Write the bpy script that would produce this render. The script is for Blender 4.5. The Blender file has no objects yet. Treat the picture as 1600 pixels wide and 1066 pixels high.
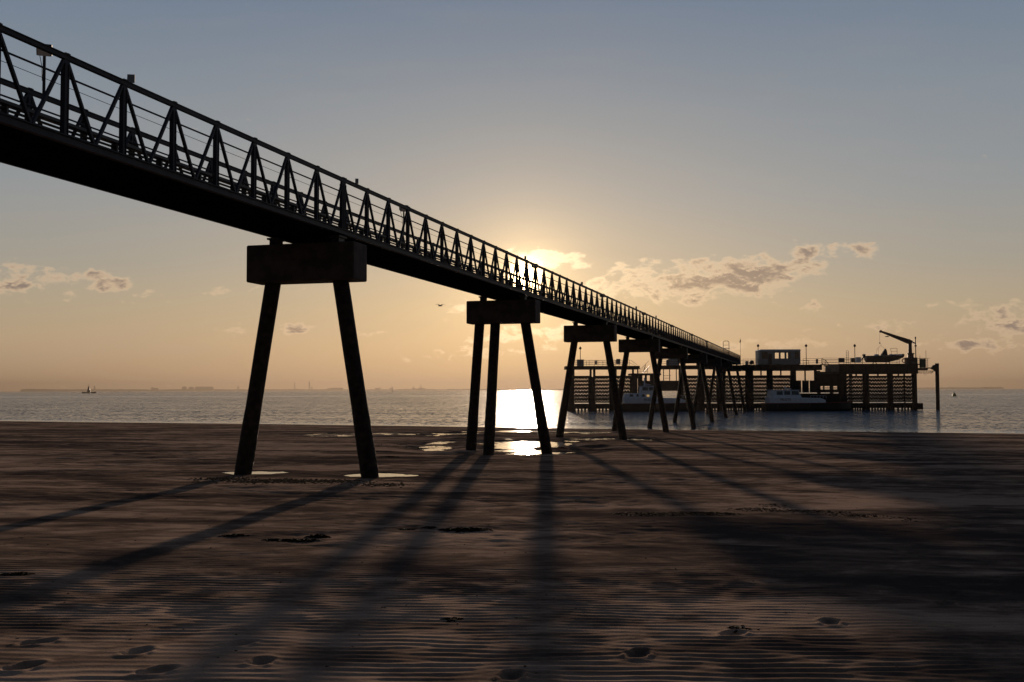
import bpy, math, random
import numpy as np
from mathutils import Vector, Matrix

random.seed(7)
S = bpy.context.scene
COL = S.collection
PI = math.pi

# ------------------------------------------------------------------ camera
F = 1680.0                      # focal length in photo pixels (photo 1600 wide)
EYE = 4.06                      # eye above low water
TILT = math.radians(2.604)
ROLL = math.radians(0.153)
cam_d = bpy.data.cameras.new('camera')
cam = bpy.data.objects.new('camera', cam_d)
COL.objects.link(cam)
cam_d.sensor_width = 36.0
cam_d.lens = 36.0 * F / 1600.0
cam_d.clip_start = 0.1
cam_d.clip_end = 60000
MR = Matrix.Rotation(PI / 2 + TILT, 4, 'X') @ Matrix.Rotation(-ROLL, 4, 'Z')
cam.matrix_world = Matrix.Translation((0, 0, EYE)) @ MR
S.camera = cam
R3 = MR.to_3x3()

def ray(px, py):
    return R3 @ Vector(((px - 800) / F, -(py - 533) / F, -1.0))

def W(px, py, Y):
    """world point seen at photo pixel (px, py) at distance Y in front"""
    d = ray(px, py)
    return Vector((0, 0, EYE)) + d * (Y / d.y)

# ------------------------------------------------------------------ colour helper
def lin(c, k=1.0):
    o = []
    for v in c:
        v = v / 255.0
        o.append((v / 12.92 if v <= 0.04045 else ((v + 0.055) / 1.055) ** 2.4) * k)
    return tuple(o)

# ------------------------------------------------------------------ sun and world
sd = ray(821, 436).normalized()
SUN_EL = math.asin(sd.z)
SUN_AZ = math.atan2(sd.x, sd.y)
sun_d = bpy.data.lights.new('sun', 'SUN')
sun_d.energy = 5.0
sun_d.angle = math.radians(0.6)
sun_d.color = (1.0, 0.77, 0.57)
sun = bpy.data.objects.new('sun', sun_d)
COL.objects.link(sun)
sun.rotation_euler = (-sd).to_track_quat('-Z', 'Y').to_euler()

S.view_settings.view_transform = 'Standard'
S.view_settings.look = 'None'
S.view_settings.gamma = 1
S.view_settings.exposure = 0

world = bpy.data.worlds.new('World')
S.world = world
world.use_nodes = True
NT = world.node_tree
NT.nodes.clear()

class NB:
    """tiny node builder"""
    def __init__(s, nt):
        s.nt = nt
    def n(s, typ, **kw):
        nd = s.nt.nodes.new(typ)
        for k, v in kw.items():
            setattr(nd, k, v)
        return nd
    def put(s, nd, i, v):
        if v is None:
            return
        if hasattr(v, 'is_linked') or isinstance(v, bpy.types.NodeSocket):
            s.nt.links.new(v, nd.inputs[i])
        else:
            nd.inputs[i].default_value = v
    def m(s, op, a, b=None, c=None, clamp=False):
        nd = s.n('ShaderNodeMath', operation=op, use_clamp=clamp)
        s.put(nd, 0, a); s.put(nd, 1, b); s.put(nd, 2, c)
        return nd.outputs[0]
    def vm(s, op, a, b=None, out=0):
        nd = s.n('ShaderNodeVectorMath', operation=op)
        s.put(nd, 0, a); s.put(nd, 1, b)
        return nd.outputs[out]
    def smooth(s, x, a, b, lo=0.0, hi=1.0):
        nd = s.n('ShaderNodeMapRange', interpolation_type='SMOOTHSTEP')
        s.put(nd, 0, x)
        nd.inputs[1].default_value = a; nd.inputs[2].default_value = b
        nd.inputs[3].default_value = lo; nd.inputs[4].default_value = hi
        return nd.outputs[0]
    def mix(s, f, a, b, mode='MIX'):
        nd = s.n('ShaderNodeMix', data_type='RGBA', blend_type=mode)
        s.put(nd, 0, f)
        for i, v in ((6, a), (7, b)):
            if isinstance(v, tuple) and len(v) == 3:
                v = (*v, 1)
            s.put(nd, i, v)
        return nd.outputs[2]
    def ramp(s, f, stops, interp='LINEAR'):
        nd = s.n('ShaderNodeValToRGB')
        cr = nd.color_ramp
        cr.interpolation = interp
        while len(cr.elements) < len(stops):
            cr.elements.new(0.5)
        for e, (p, c) in zip(cr.elements, stops):
            e.position = p
            e.color = (*c, 1) if len(c) == 3 else c
        s.put(nd, 0, f)
        return nd.outputs[0]
    def noise(s, vec, scale, detail=4, rough=0.5, dist=0.0, lac=2.0):
        nd = s.n('ShaderNodeTexNoise')
        s.put(nd, 'Vector', vec)
        nd.inputs['Scale'].default_value = scale
        nd.inputs['Detail'].default_value = detail
        nd.inputs['Roughness'].default_value = rough
        nd.inputs['Distortion'].default_value = dist
        nd.inputs['Lacunarity'].default_value = lac
        return nd.outputs[0]
    def mapping(s, vec, loc=(0, 0, 0), rot=(0, 0, 0), scale=(1, 1, 1), typ='POINT'):
        nd = s.n('ShaderNodeMapping', vector_type=typ)
        s.put(nd, 0, vec)
        nd.inputs[1].default_value = loc
        nd.inputs[2].default_value = rot
        nd.inputs[3].default_value = scale
        return nd.outputs[0]
    def comb(s, x, y, z=0.0):
        nd = s.n('ShaderNodeCombineXYZ')
        s.put(nd, 0, x); s.put(nd, 1, y); s.put(nd, 2, z)
        return nd.outputs[0]

def build_sky():
    b = NB(NT)
    tc = b.n('ShaderNodeTexCoord').outputs['Generated']
    d = b.vm('NORMALIZE', tc)
    sp = b.n('ShaderNodeSeparateXYZ'); b.put(sp, 0, d)
    dx, dy, dz = sp.outputs
    el = b.m('ARCSINE', dz)                       # elevation
    az = b.m('ARCTAN2', dx, dy)                   # bearing from +Y
    el_n = b.m('DIVIDE', el, PI / 2, clamp=True)
    k = lambda px: math.atan(px / F) / (PI / 2)
    base = b.ramp(el_n, [
        (0.0, lin((178, 145, 114))),
        (k(20), lin((181, 151, 121))),
        (k(70), lin((184, 160, 131))),
        (k(130), lin((174, 160, 137))),
        (k(190), lin((159, 155, 145))),
        (k(300), lin((143, 149, 153))),
        (k(440), lin((129, 140, 151))),
        (k(620), lin((106, 124, 146))),
        (0.5, lin((62, 76, 98))),
        (1.0, lin((40, 52, 74)))])
    # glow of the low sun in the air round it
    dot = b.vm('DOT_PRODUCT', d, tuple(sd), out=1)
    ang = b.m('ARCCOSINE', b.m('MINIMUM', dot, 0.999999))
    angpx = b.m('MULTIPLY', ang, F)
    # wider along the horizon
    daz = b.m('MULTIPLY', b.m('SUBTRACT', az, SUN_AZ), 0.70)
    de = b.m('MULTIPLY', b.m('SUBTRACT', el, SUN_EL * 0.75), 1.45)
    wide = b.m('MULTIPLY', b.m('SQRT', b.m('ADD', b.m('MULTIPLY', daz, daz), b.m('MULTIPLY', de, de))), F)
    g1 = b.m('EXPONENT', b.m('MULTIPLY', b.m('POWER', b.m('DIVIDE', wide, 235.0), 1.35), -1.0))
    g2 = b.m('EXPONENT', b.m('DIVIDE', angpx, -50.0))
    g3 = b.m('EXPONENT', b.m('MULTIPLY', b.m('POWER', b.m('DIVIDE', angpx, 17.0), 2.0), -1.0))
    def add(col, fac, rgb):
        nd = b.n('ShaderNodeVectorMath', operation='SCALE')
        nd.inputs[0].default_value = rgb
        b.put(nd, 'Scale', fac)
        return b.vm('ADD', col, nd.outputs[0])
    c = add(base, g1, (0.29, 0.18, 0.07))
    c = add(c, g2, (1.3, 0.85, 0.36))
    # ---- clouds, laid out on the sky by world direction
    iy = b.m('DIVIDE', F, b.m('MAXIMUM', dy, 0.05))
    q = b.comb(b.m('MULTIPLY', dx, iy), b.m('MULTIPLY', dz, iy))
    fwd = b.smooth(dy, 0.05, 0.3)
    warp = b.n('ShaderNodeTexNoise')
    b.put(warp, 'Vector', q); warp.inputs['Scale'].default_value = 0.022; warp.inputs['Detail'].default_value = 3
    wv = b.vm('SUBTRACT', warp.outputs['Color'], (0.5, 0.5, 0.5))
    ws = b.n('ShaderNodeVectorMath', operation='SCALE'); b.put(ws, 0, wv); ws.inputs['Scale'].default_value = 26
    qw = b.vm('ADD', q, ws.outputs[0])
    # px, py, rx, ry, tilt deg, weight
    blobs = [(1010, 447, 62, 15, 12, 1.0), (1085, 442, 70, 21, 12, 1.2), (1168, 432, 72, 22, 4, 1.35),
             (1255, 412, 42, 19, 8, 1.0), (1358, 392, 26, 11, 4, 0.95), (1312, 388, 30, 6, 10, .7), (985, 430, 44, 16, 18, 1.0),
             (1275, 484, 36, 7, 6, .7), (1580, 498, 70, 18, -6, 1.0), (1520, 539, 80, 9, 0, 1.0), (1390, 505, 110, 8, 4, .55),
             (862, 402, 50, 9, -5, 1.3), (820, 396, 40, 6, 4, .8), (930, 438, 34, 8, 14, .9),
             (32, 436, 56, 15, 8, 1.15), (165, 440, 46, 11, -4, 1.05), (365, 517, 30, 7, 3, .85), (468, 512, 40, 6, -2, .95),
             (590, 519, 28, 5, 2, .7), (720, 487, 26, 16, 30, .7), (800, 524, 60, 9, 6, .85), (870, 520, 50, 12, -6, .85), (905, 508, 40, 9, 0, .8),
             (740, 553, 110, 8, 2, .7), (1210, 540, 130, 9, 2, .62), (1120, 560, 90, 9, 0, .6), (1330, 556, 120, 7, 0, .5),
             (330, 455, 170, 5, 2, .55), (90, 470, 120, 4, 0, .5), (180, 605, 400, 4, 0, .35), (1000, 578, 120, 7, 0, .5)]
    dens = None
    for (px, py, rx, ry, t, w) in blobs:
        r_ = ray(px, py)
        cx, cy = r_.x / r_.y * F, r_.z / r_.y * F
        v = b.mapping(qw, (cx, cy, 0), (0, 0, math.radians(t)), (rx * 1.35, ry * 1.75, 1e6), 'TEXTURE')
        L = b.vm('LENGTH', v, out=1)
        s_ = b.smooth(L, 0.0, 1.7, w, 0.0)
        dens = s_ if dens is None else b.m('MAXIMUM', dens, s_)
    qn = b.mapping(q, scale=(1.0, 1.9, 1))
    nz = b.noise(qn, 0.025, 9, 0.60, 0.25)
    nz2 = b.noise(b.mapping(q, (0, -5, 0), scale=(1.0, 1.9, 1)), 0.025, 9, 0.60, 0.25)   # sampled a little below: tells tops from bottoms
    cd = b.m('SUBTRACT', b.m('ADD', dens, b.m('MULTIPLY', b.m('SUBTRACT', nz, 0.5), 2.9)), 0.52)
    cd2 = b.m('SUBTRACT', b.m('ADD', dens, b.m('MULTIPLY', b.m('SUBTRACT', nz2, 0.5), 2.9)), 0.52)
    alpha = b.m('MULTIPLY', b.smooth(cd, -0.02, 0.55), fwd)
    core = b.smooth(cd, 0.16, 0.85)
    top = b.smooth(b.m('SUBTRACT', cd2, cd), 0.04, 0.34)
    near = b.m('EXPONENT', b.m('DIVIDE', angpx, -110.0))
    lit = b.mix(near, lin((224, 194, 160)), (2.6, 2.0, 1.25))
    dark = b.mix(near, lin((126, 112, 108)), lin((205, 165, 115)))
    core = b.m('MULTIPLY', core, b.m('SUBTRACT', 1.0, b.m('MULTIPLY', b.m('EXPONENT', b.m('DIVIDE', angpx, -90.0)), 1.3), clamp=True))
    shade = b.m('MULTIPLY', core, b.m('SUBTRACT', 1.0, b.m('MULTIPLY', top, 0.6)), clamp=True)
    cc = b.mix(shade, lit, dark)
    c = b.mix(b.m('MULTIPLY', alpha, 0.86), c, cc)
    # thin veils low down
    vn = b.noise(b.mapping(q, scale=(0.35, 2.2, 1)), 0.012, 5, 0.55)
    veil = b.m('MULTIPLY', b.m('MULTIPLY', b.smooth(vn, 0.45, 0.75), b.smooth(el, 0.0, 0.3, 1.0, 0.25)), 0.2)
    c = b.mix(veil, c, lin((176, 160, 146)))
    # the disc
    c = add(c, g3, (40.0, 28.0, 14.0))
    back = b.smooth(dy, -0.6, 0.75, 0.25, 1.0)
    c2 = b.n('ShaderNodeVectorMath', operation='SCALE'); b.put(c2, 0, c); b.put(c2, 'Scale', back)
    bg = b.n('ShaderNodeBackground'); b.put(bg, 0, c2.outputs[0]); bg.inputs[1].default_value = 0.97
    sky = b.n('ShaderNodeTexSky', sky_type='NISHITA')
    sky.sun_disc = False
    sky.sun_elevation = SUN_EL
    sky.sun_rotation = SUN_AZ
    sky.air_density = 1.0; sky.dust_density = 2.0; sky.ozone_density = 1.0
    bg2 = b.n('ShaderNodeBackground'); b.put(bg2, 0, sky.outputs[0]); bg2.inputs[1].default_value = 0.003
    ad = b.n('ShaderNodeAddShader'); b.put(ad, 0, bg.outputs[0]); b.put(ad, 1, bg2.outputs[0])
    out = b.n('ShaderNodeOutputWorld'); b.put(out, 0, ad.outputs[0])
build_sky()

# ------------------------------------------------------------------ materials
def mat(name, col, rough=0.6, metal=0.0, var=0.25, scale=3.0, bump=0.0, bscale=20.0, spec=0.5, emit=None):
    m = bpy.data.materials.new(name)
    m.use_nodes = True
    nt = m.node_tree
    bs = nt.nodes['Principled BSDF']
    b = NB(nt)
    tc = b.n('ShaderNodeTexCoord').outputs['Object']
    n = b.noise(tc, scale, 5, 0.6)
    c1 = tuple(v * (1 - var) for v in col); c2 = tuple(min(1, v * (1 + var)) for v in col)
    b.put(bs, 'Base Color', b.mix(b.smooth(n, 0.3, 0.7), c1, c2))
    bs.inputs['Roughness'].default_value = rough
    bs.inputs['Metallic'].default_value = metal
    bs.inputs['Specular IOR Level'].default_value = spec
    if bump:
        bp = b.n('ShaderNodeBump'); bp.inputs['Strength'].default_value = 1.0; bp.inputs['Distance'].default_value = bump
        b.put(bp, 'Height', b.noise(tc, bscale, 4, 0.6)); b.put(bs, 'Normal', bp.outputs[0])
    if emit:
        bs.inputs['Emission Color'].default_value = (*emit[0], 1); bs.inputs['Emission Strength'].default_value = emit[1]
    return m

M = {}
M['steel'] = mat('painted_steel', (0.026, 0.026, 0.038), 0.6, 0.0, 0.3, 2.0, 0.002, 30, spec=0.25)
M['dark_steel'] = mat('dark_steel', (0.032, 0.028, 0.028), 0.6, 0, 0.4, 1.5, 0.004, 15)
M['rust'] = mat('rusty_steel', (0.02, 0.013, 0.011), 0.8, 0, 0.5, 1.2, 0.01, 10)
M['concrete'] = mat('weathered_concrete', (0.06, 0.047, 0.040), 0.85, 0, 0.35, 2.5, 0.006, 25, 0.3)
M['pile'] = mat('weedy_pile', (0.024, 0.018, 0.015), 0.85, 0, 0.5, 5.0, 0.012, 18, 0.2)
M['white'] = mat('white_paint', (0.72, 0.77, 0.86), 0.45, 0, 0.08, 2)
M['grey'] = mat('grey_paint', (0.25, 0.27, 0.30), 0.5, 0, 0.15, 2)
M['black'] = mat('black_paint', (0.012, 0.012, 0.013), 0.5, 0, 0.3, 2)
M['soffit'] = mat('shade_black_underside', (0.008, 0.007, 0.007), 1.0, 0, 0.4, 2, spec=0.0)  # near-black base colour carries the shade under the walkway
M['red'] = mat('red_paint', (0.22, 0.02, 0.02), 0.5, 0, 0.2, 2)
M['green'] = mat('green_paint', (0.05, 0.14, 0.08), 0.6, 0, 0.2, 2)
M['yellow'] = mat('yellow_paint', (0.30, 0.27, 0.05), 0.6, 0, 0.2, 2)
M['orange'] = mat('orange_paint', (0.6, 0.16, 0.03), 0.6, 0, 0.2, 2)
M['rubber'] = mat('grey_rubber', (0.10, 0.10, 0.11), 0.7, 0, 0.2, 3)
M['glass'] = mat('dark_window_glass', (0.03, 0.035, 0.045), 0.08, 0, 0.1, 1, spec=0.8)
M['lampglass'] = mat('lamp_glass', (0.85, 0.8, 0.74), 0.25, 0, 0.15, 9)
M['litglass'] = mat('lit_window', (0.6, 0.45, 0.2), 0.4, 0, 0.1, 2, emit=((1, 0.62, 0.22), 0.35))
M['weed'] = mat('brown_seaweed', (0.03, 0.02, 0.013), 0.95, 0, 0.6, 12, spec=0.02)
M['stone'] = mat('beach_stone', (0.13, 0.08, 0.045), 0.95, 0, 0.6, 9, spec=0.02)
M['land'] = mat('far_land', (0.06, 0.07, 0.05), 0.9, 0, 0.3, 0.01)
M['farwall'] = mat('far_wall', (0.2, 0.18, 0.17), 0.9, 0, 0.2, 0.05)
M['feather'] = mat('gull_feather', (0.3, 0.3, 0.32), 0.8, 0, 0.2, 3)
M['cloth'] = mat('dark_cloth', (0.03, 0.03, 0.04), 0.9, 0, 0.3, 6)
M['foam'] = mat('sea_foam', (0.7, 0.7, 0.7), 0.8, 0, 0.1, 6)

# ------------------------------------------------------------------ mesh builder
class MB:
    def __init__(s):
        s.v = []; s.f = []
    def add(s, vs, fs):
        o = len(s.v)
        s.v += [tuple(p) for p in vs]
        s.f += [tuple(o + i for i in f) for f in fs]
        return s
    def box(s, x0, x1, y0, y1, z0, z1):
        vs = [(x, y, z) for z in (z0, z1) for y in (y0, y1) for x in (x0, x1)]
        return s.add(vs, [(0, 2, 3, 1), (4, 5, 7, 6), (0, 1, 5, 4), (2, 6, 7, 3), (0, 4, 6, 2), (1, 3, 7, 5)])
    def beam(s, p, q, w, h, up=(0, 0, 1)):
        p = Vector(p); q = Vector(q)
        d = (q - p).normalized(); up = Vector(up)
        if abs(d.dot(up)) > 0.98:
            up = Vector((0, 1, 0))
        sx = d.cross(up).normalized(); sz = sx.cross(d)
        vs = []
        for e in (p, q):
            for (a, c) in ((-1, -1), (1, -1), (1, 1), (-1, 1)):
                vs.append(e + sx * (a * w / 2) + sz * (c * h / 2))
        return s.add(vs, [(3, 2, 1, 0), (4, 5, 6, 7), (0, 1, 5, 4), (1, 2, 6, 5), (2, 3, 7, 6), (3, 0, 4, 7)])
    def tube(s, p, q, r, r2=None, n=8):
        p = Vector(p); q = Vector(q); r2 = r if r2 is None else r2
        d = (q - p).normalized()
        up = Vector((0, 0, 1)) if abs(d.z) < 0.9 else Vector((0, 1, 0))
        a = d.cross(up).normalized(); c = a.cross(d)
        vs = []
        for e, rr in ((p, r), (q, r2)):
            for i in range(n):
                t = 2 * PI * i / n
                vs.append(e + a * (rr * math.cos(t)) + c * (rr * math.sin(t)))
        fs = [(i, (i + 1) % n, n + (i + 1) % n, n + i) for i in range(n)]
        fs += [tuple(range(n))[::-1], tuple(range(n, 2 * n))]
        return s.add(vs, fs)
    def path(s, pts, r, n=6):
        for a, c in zip(pts[:-1], pts[1:]):
            s.tube(a, c, r, n=n)
        return s
    def lathe(s, c, prof, n=12):
        c = Vector(c); vs = []
        for (r, z) in prof:
            for i in range(n):
                t = 2 * PI * i / n
                vs.append((c.x + r * math.cos(t), c.y + r * math.sin(t), c.z + z))
        fs = []
        for k in range(len(prof) - 1):
            for i in range(n):
                fs.append((k * n + i, k * n + (i + 1) % n, (k + 1) * n + (i + 1) % n, (k + 1) * n + i))
        fs += [tuple(range(n))[::-1], tuple(range((len(prof) - 1) * n, len(prof) * n))]
        return s.add(vs, fs)
    def prism_y(s, poly, y0, y1):
        """polygon in x,z extruded along y"""
        n = len(poly)
        vs = [(x, y0, z) for x, z in poly] + [(x, y1, z) for x, z in poly]
        fs = [(i, (i + 1) % n, n + (i + 1) % n, n + i) for i in range(n)]
        fs += [tuple(range(n))[::-1], tuple(range(n, 2 * n))]
        return s.add(vs, fs)
    def loft(s, secs, caps=True):
        n = len(secs[0]); vs = [p for q in secs for p in q]; fs = []
        for k in range(len(secs) - 1):
            for i in range(n):
                fs.append((k * n + i, k * n + (i + 1) % n, (k + 1) * n + (i + 1) % n, (k + 1) * n + i))
        if caps:
            fs += [tuple(range(n))[::-1], tuple(range((len(secs) - 1) * n, len(secs) * n))]
        return s.add(vs, fs)

ORG = {}
def root_of(o):
    while o.parent:
        o = o.parent
    return o

def ob(name, mb, m, parent=None, smooth=False, shift=True):
    """link one mesh object; coordinates in mb are world ones unless the root was made local"""
    v = mb.v
    org = None
    if parent is not None:
        org = ORG.get(root_of(parent).name)
    if org is not None:
        v = [(p[0] - org[0], p[1] - org[1], p[2] - org[2]) for p in v]
    me = bpy.data.meshes.new(name)
    me.from_pydata(v, [], mb.f)
    me.materials.append(M[m] if isinstance(m, str) else m)
    if smooth:
        me.polygons.foreach_set('use_smooth', [True] * len(me.polygons))
    me.update()
    o = bpy.data.objects.new(name, me)
    COL.objects.link(o)
    if parent is not None:
        o.parent = parent
    return o

def tag(o, label=None, cat=None, group=None, kind=None):
    if label: o['label'] = label
    if cat: o['category'] = cat
    if group: o['group'] = group
    if kind: o['kind'] = kind
    return o

def thing(name, label, cat, loc=(0, 0, 0), group=None, local=False, rz=0.0):
    o = bpy.data.objects.new(name, None)
    COL.objects.link(o)
    o.empty_display_size = 0.3
    o.location = loc; o.rotation_euler = (0, 0, rz)
    if not local:
        ORG[o.name] = tuple(loc)
    return tag(o, label, cat, group)

def solo(name, mb, m, label, cat, group=None, smooth=False):
    """a thing that is one mesh, its origin at its base"""
    a = np.array(mb.v)
    c = Vector((float(a[:, 0].mean()), float(a[:, 1].mean()), float(a[:, 2].min())))
    mb.v = [(p[0] - c.x, p[1] - c.y, p[2] - c.z) for p in mb.v]
    o = ob(name, mb, m, smooth=smooth)
    o.location = c
    return tag(o, label, cat, group)

def copy_tree(o, parent=None):
    kids = list(o.children)
    c = o.copy()
    COL.objects.link(c)
    if parent is not None:
        c.parent = parent
    for ch in kids:
        copy_tree(ch, c)
    return c

# ------------------------------------------------------------------ numpy noise
def hsh(ix, iy, seed):
    h = (ix.astype(np.int64) * 374761393 + iy.astype(np.int64) * 668265263 + seed * 1442695041) & 0xffffffff
    h = ((h ^ (h >> 13)) * 1274126177) & 0xffffffff
    return ((h ^ (h >> 16)) & 0xffff) / 65535.0
def vnoise(x, y, seed=0):
    ix = np.floor(x); iy = np.floor(y); fx = x - ix; fy = y - iy
    fx = fx * fx * (3 - 2 * fx); fy = fy * fy * (3 - 2 * fy)
    a = hsh(ix, iy, seed); b_ = hsh(ix + 1, iy, seed); c = hsh(ix, iy + 1, seed); d = hsh(ix + 1, iy + 1, seed)
    return (a + (b_ - a) * fx) * (1 - fy) + (c + (d - c) * fx) * fy
def fbm(x, y, seed=0, o=4):
    t = 0; a = 0.5; s_ = 0
    for k in range(o):
        t = t + a * vnoise(x, y, seed + k * 17); s_ += a
        x = x * 2.03 + 11.3; y = y * 2.03 + 4.7; a *= 0.5
    return t / s_ - 0.5
def sstep(x, a, b_):
    t = np.clip((x - a) / (b_ - a), 0, 1)
    return t * t * (3 - 2 * t)

# ------------------------------------------------------------------ beach height
S_K = np.array([-60, -15, 0, 17, 38, 59, 80, 95, 107, 125, 160.])
S_Z = np.array([-2.0, -.45, 0.02, .36, .80, 1.12, 1.48, 1.90, 2.26, 2.6, 3.2])
def shore_s(X, Y):
    return (117 - .43 * X - Y) * .9187
HOLLOWS = [(-.2, 60.5, 4.4, 8.6, .930, 21), (6.5, 71.8, 3.4, 2.8, .735, 28), (1.6, 90.5, 6.5, 4.2, .475, 35), (-8.5, 80, 6.5, 3.0, .765, 44)]
def base_h(X, Y):
    s_ = shore_s(X, Y)
    z = np.interp(s_, S_K, S_Z)
    z = (np.interp(s_ - 4, S_K, S_Z) + np.interp(s_ + 4, S_K, S_Z) + 2 * z) / 4
    al = X * .92 - Y * .40                      # along the shore
    z = z + fbm(s_ / 9.0, al / 45.0, 3, 3) * .16 * sstep(s_, -8, 8) * (1 - .7 * sstep(s_, 62, 85))
    z = z + fbm(s_ / 3.0, al / 9.0, 9, 3) * .05 * sstep(s_, 0, 8)
    # wet hollow seaward of the second pier
    for (cx, cy, rx, ry, lv, sd_) in HOLLOWS:
        rr = np.sqrt(((X - cx) / rx) ** 2 + ((Y - cy) / ry) ** 2) + fbm(X / 3, Y / 3, sd_ + 5, 3) * .25
        tg = lv + .055 * sstep(rr, .45, 1.0) - .012 + fbm(X / 2.1, Y / 1.9, sd_, 5) * .34
        k = 1 - sstep(rr, 1.15, 1.7)
        z = z * (1 - k) + k * tg
    return z

POOLS = [(-7.95, 33.3, 1.05, .75), (-4.0, 32.6, 1.12, .8)]
def pool_level(p):
    return float(base_h(np.array([p[0]]), np.array([p[1] - p[3] * 1.1]))[0]) - .012
POOLZ = [pool_level(p) for p in POOLS]

rng = np.random.default_rng(5)
NWV = 22
w_lam = rng.uniform(.125, .175, NWV); w_dir = rng.normal(0, .13, NWV) + .04; w_ph = rng.uniform(0, 6.28, NWV)
FEET = [(38, 1042, 1), (248, 1048, .9), (408, 1034, .8), (372, 1006, .8), (800, 1056, 1.05), (997, 1022, 1.1), (1146, 990, 1), (1296, 972, .95),
        (1476, 943, .85), (216, 1018, .7), (1492, 928, .7), (60, 1004, .6)]
def gpoint(px, py):
    """beach point seen at a photo pixel"""
    d = ray(px, py)
    t = 1.0
    for _ in range(60):
        p = Vector((0, 0, EYE)) + d * t
        g = float(base_h(np.array([p.x]), np.array([p.y]))[0])
        t *= (EYE - g) / max(EYE - p.z, 1e-6) * .5 + .5
    return Vector((0, 0, EYE)) + d * t
FEETW = []
for (px, py, k) in FEET:
    p = gpoint(px, py)
    FEETW.append((p.x, p.y, random.uniform(.9, 1.9), k))

def height(X, Y):
    z = base_h(X, Y)
    zb = z.copy()
    Sx = 0; Cx = 0
    for l, d_, p_ in zip(w_lam, w_dir, w_ph):
        ph = 2 * PI / l * (Y * math.cos(d_) + X * math.sin(d_)) + p_
        Sx = Sx + np.sin(ph); Cx = Cx + np.cos(ph)
    env = np.sqrt(Sx * Sx + Cx * Cx) / math.sqrt(NWV)
    ph = np.arctan2(Sx, Cx)
    prof = (1 - np.abs(np.sin(ph / 2))) ** 1.0 - .36 + .12 * np.sin(ph)
    smoothp = fbm(X / 3.2 + 40, Y / 1.6, 51, 3)
    neark = 1 - sstep(Y, 11.5, 16.5) * .68
    am = (.0105 * np.clip(env, 0, 1) ** .7) * np.clip(1.0 + smoothp * 1.5, .35, 1.3) * neark * (1 - sstep(Y, 36, 50))
    # a smoother tongue of sand between ripples and pier
    am = am * (1 - .75 * np.exp(-((Y - 14.8 - X * .02) / 1.6) ** 2) * sstep(fbm(X / 4, Y / 2, 77, 2), -.25, .1))
    z = z + am * prof
    z = z + fbm(X / .5, Y / .35, 31, 3) * .0035 * (1 - sstep(Y, 25, 60))
    lump = sstep(fbm(X / 7 + 9, Y / 2.6, 101, 3), -.06, .12) * sstep(Y, 12, 17) * (1 - sstep(Y, 60, 90))
    z = z + (fbm(X / .8, Y / .55, 111, 5)) * .085 * (.15 + lump)
    for (cx, cy, rot, k) in FEETW:
        dx = X - cx; dy = Y - cy
        msk = (np.abs(dx) < .6) & (np.abs(dy) < .6)
        if not msk.any():
            continue
        a = dx[msk] * math.cos(rot) + dy[msk] * math.sin(rot); c = -dx[msk] * math.sin(rot) + dy[msk] * math.cos(rot)
        wob = fbm(dx[msk] * 9, dy[msk] * 9, 91, 2) * .35
        sole = np.sqrt(((a - .05) / .115) ** 2 + (c / .058) ** 2) + wob
        heel = np.sqrt(((a + .10) / .055) ** 2 + (c / .045) ** 2) + wob
        r = np.sqrt((a / .14) ** 2 + (c / .075) ** 2) + wob * 1.4
        z[msk] += k * (-.042 * (1 - sstep(r, .45, 1.2)) + .012 * np.exp(-((r - 1.35) / .3) ** 2))
    for (cx, cy, rx, ry), pz in zip(POOLS, POOLZ):
        dx = X - cx; dy = Y - cy
        r = np.sqrt((dx / rx) ** 2 + (dy / ry) ** 2) + fbm(X * 1.7, Y * 1.7, 63, 4) * .75
        k = 1 - sstep(r, 1.5, 2.3)
        z = z * (1 - k) + (pz + .016 + (z - zb) * .5) * k
        k = 1 - sstep(r, .6, 1.02)
        z = z * (1 - k) + (pz - .12) * k
    return z

def grid_mesh(name, X, Y, Z, material, smooth=True):
    nr, nc = X.shape
    co = np.stack([X, Y, Z], -1).reshape(-1, 3).astype(np.float32)
    i = np.arange((nr - 1) * (nc - 1)); r = i // (nc - 1); c = i % (nc - 1)
    a = r * nc + c
    fc = np.stack([a, a + 1, a + nc + 1, a + nc], -1).astype(np.int32)
    me = bpy.data.meshes.new(name)
    me.vertices.add(len(co)); me.vertices.foreach_set('co', co.ravel())
    me.loops.add(fc.size); me.loops.foreach_set('vertex_index', fc.ravel())
    me.polygons.add(len(fc)); me.polygons.foreach_set('loop_start', np.arange(0, fc.size, 4, dtype=np.int32))
    me.polygons.foreach_set('loop_total', np.full(len(fc), 4, dtype=np.int32))
    if smooth:
        me.polygons.foreach_set('use_smooth', np.ones(len(fc), dtype=bool))
    me.update(calc_edges=True); me.validate()
    me.materials.append(material)
    o = bpy.data.objects.new(name, me)
    COL.objects.link(o)
    return o

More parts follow.
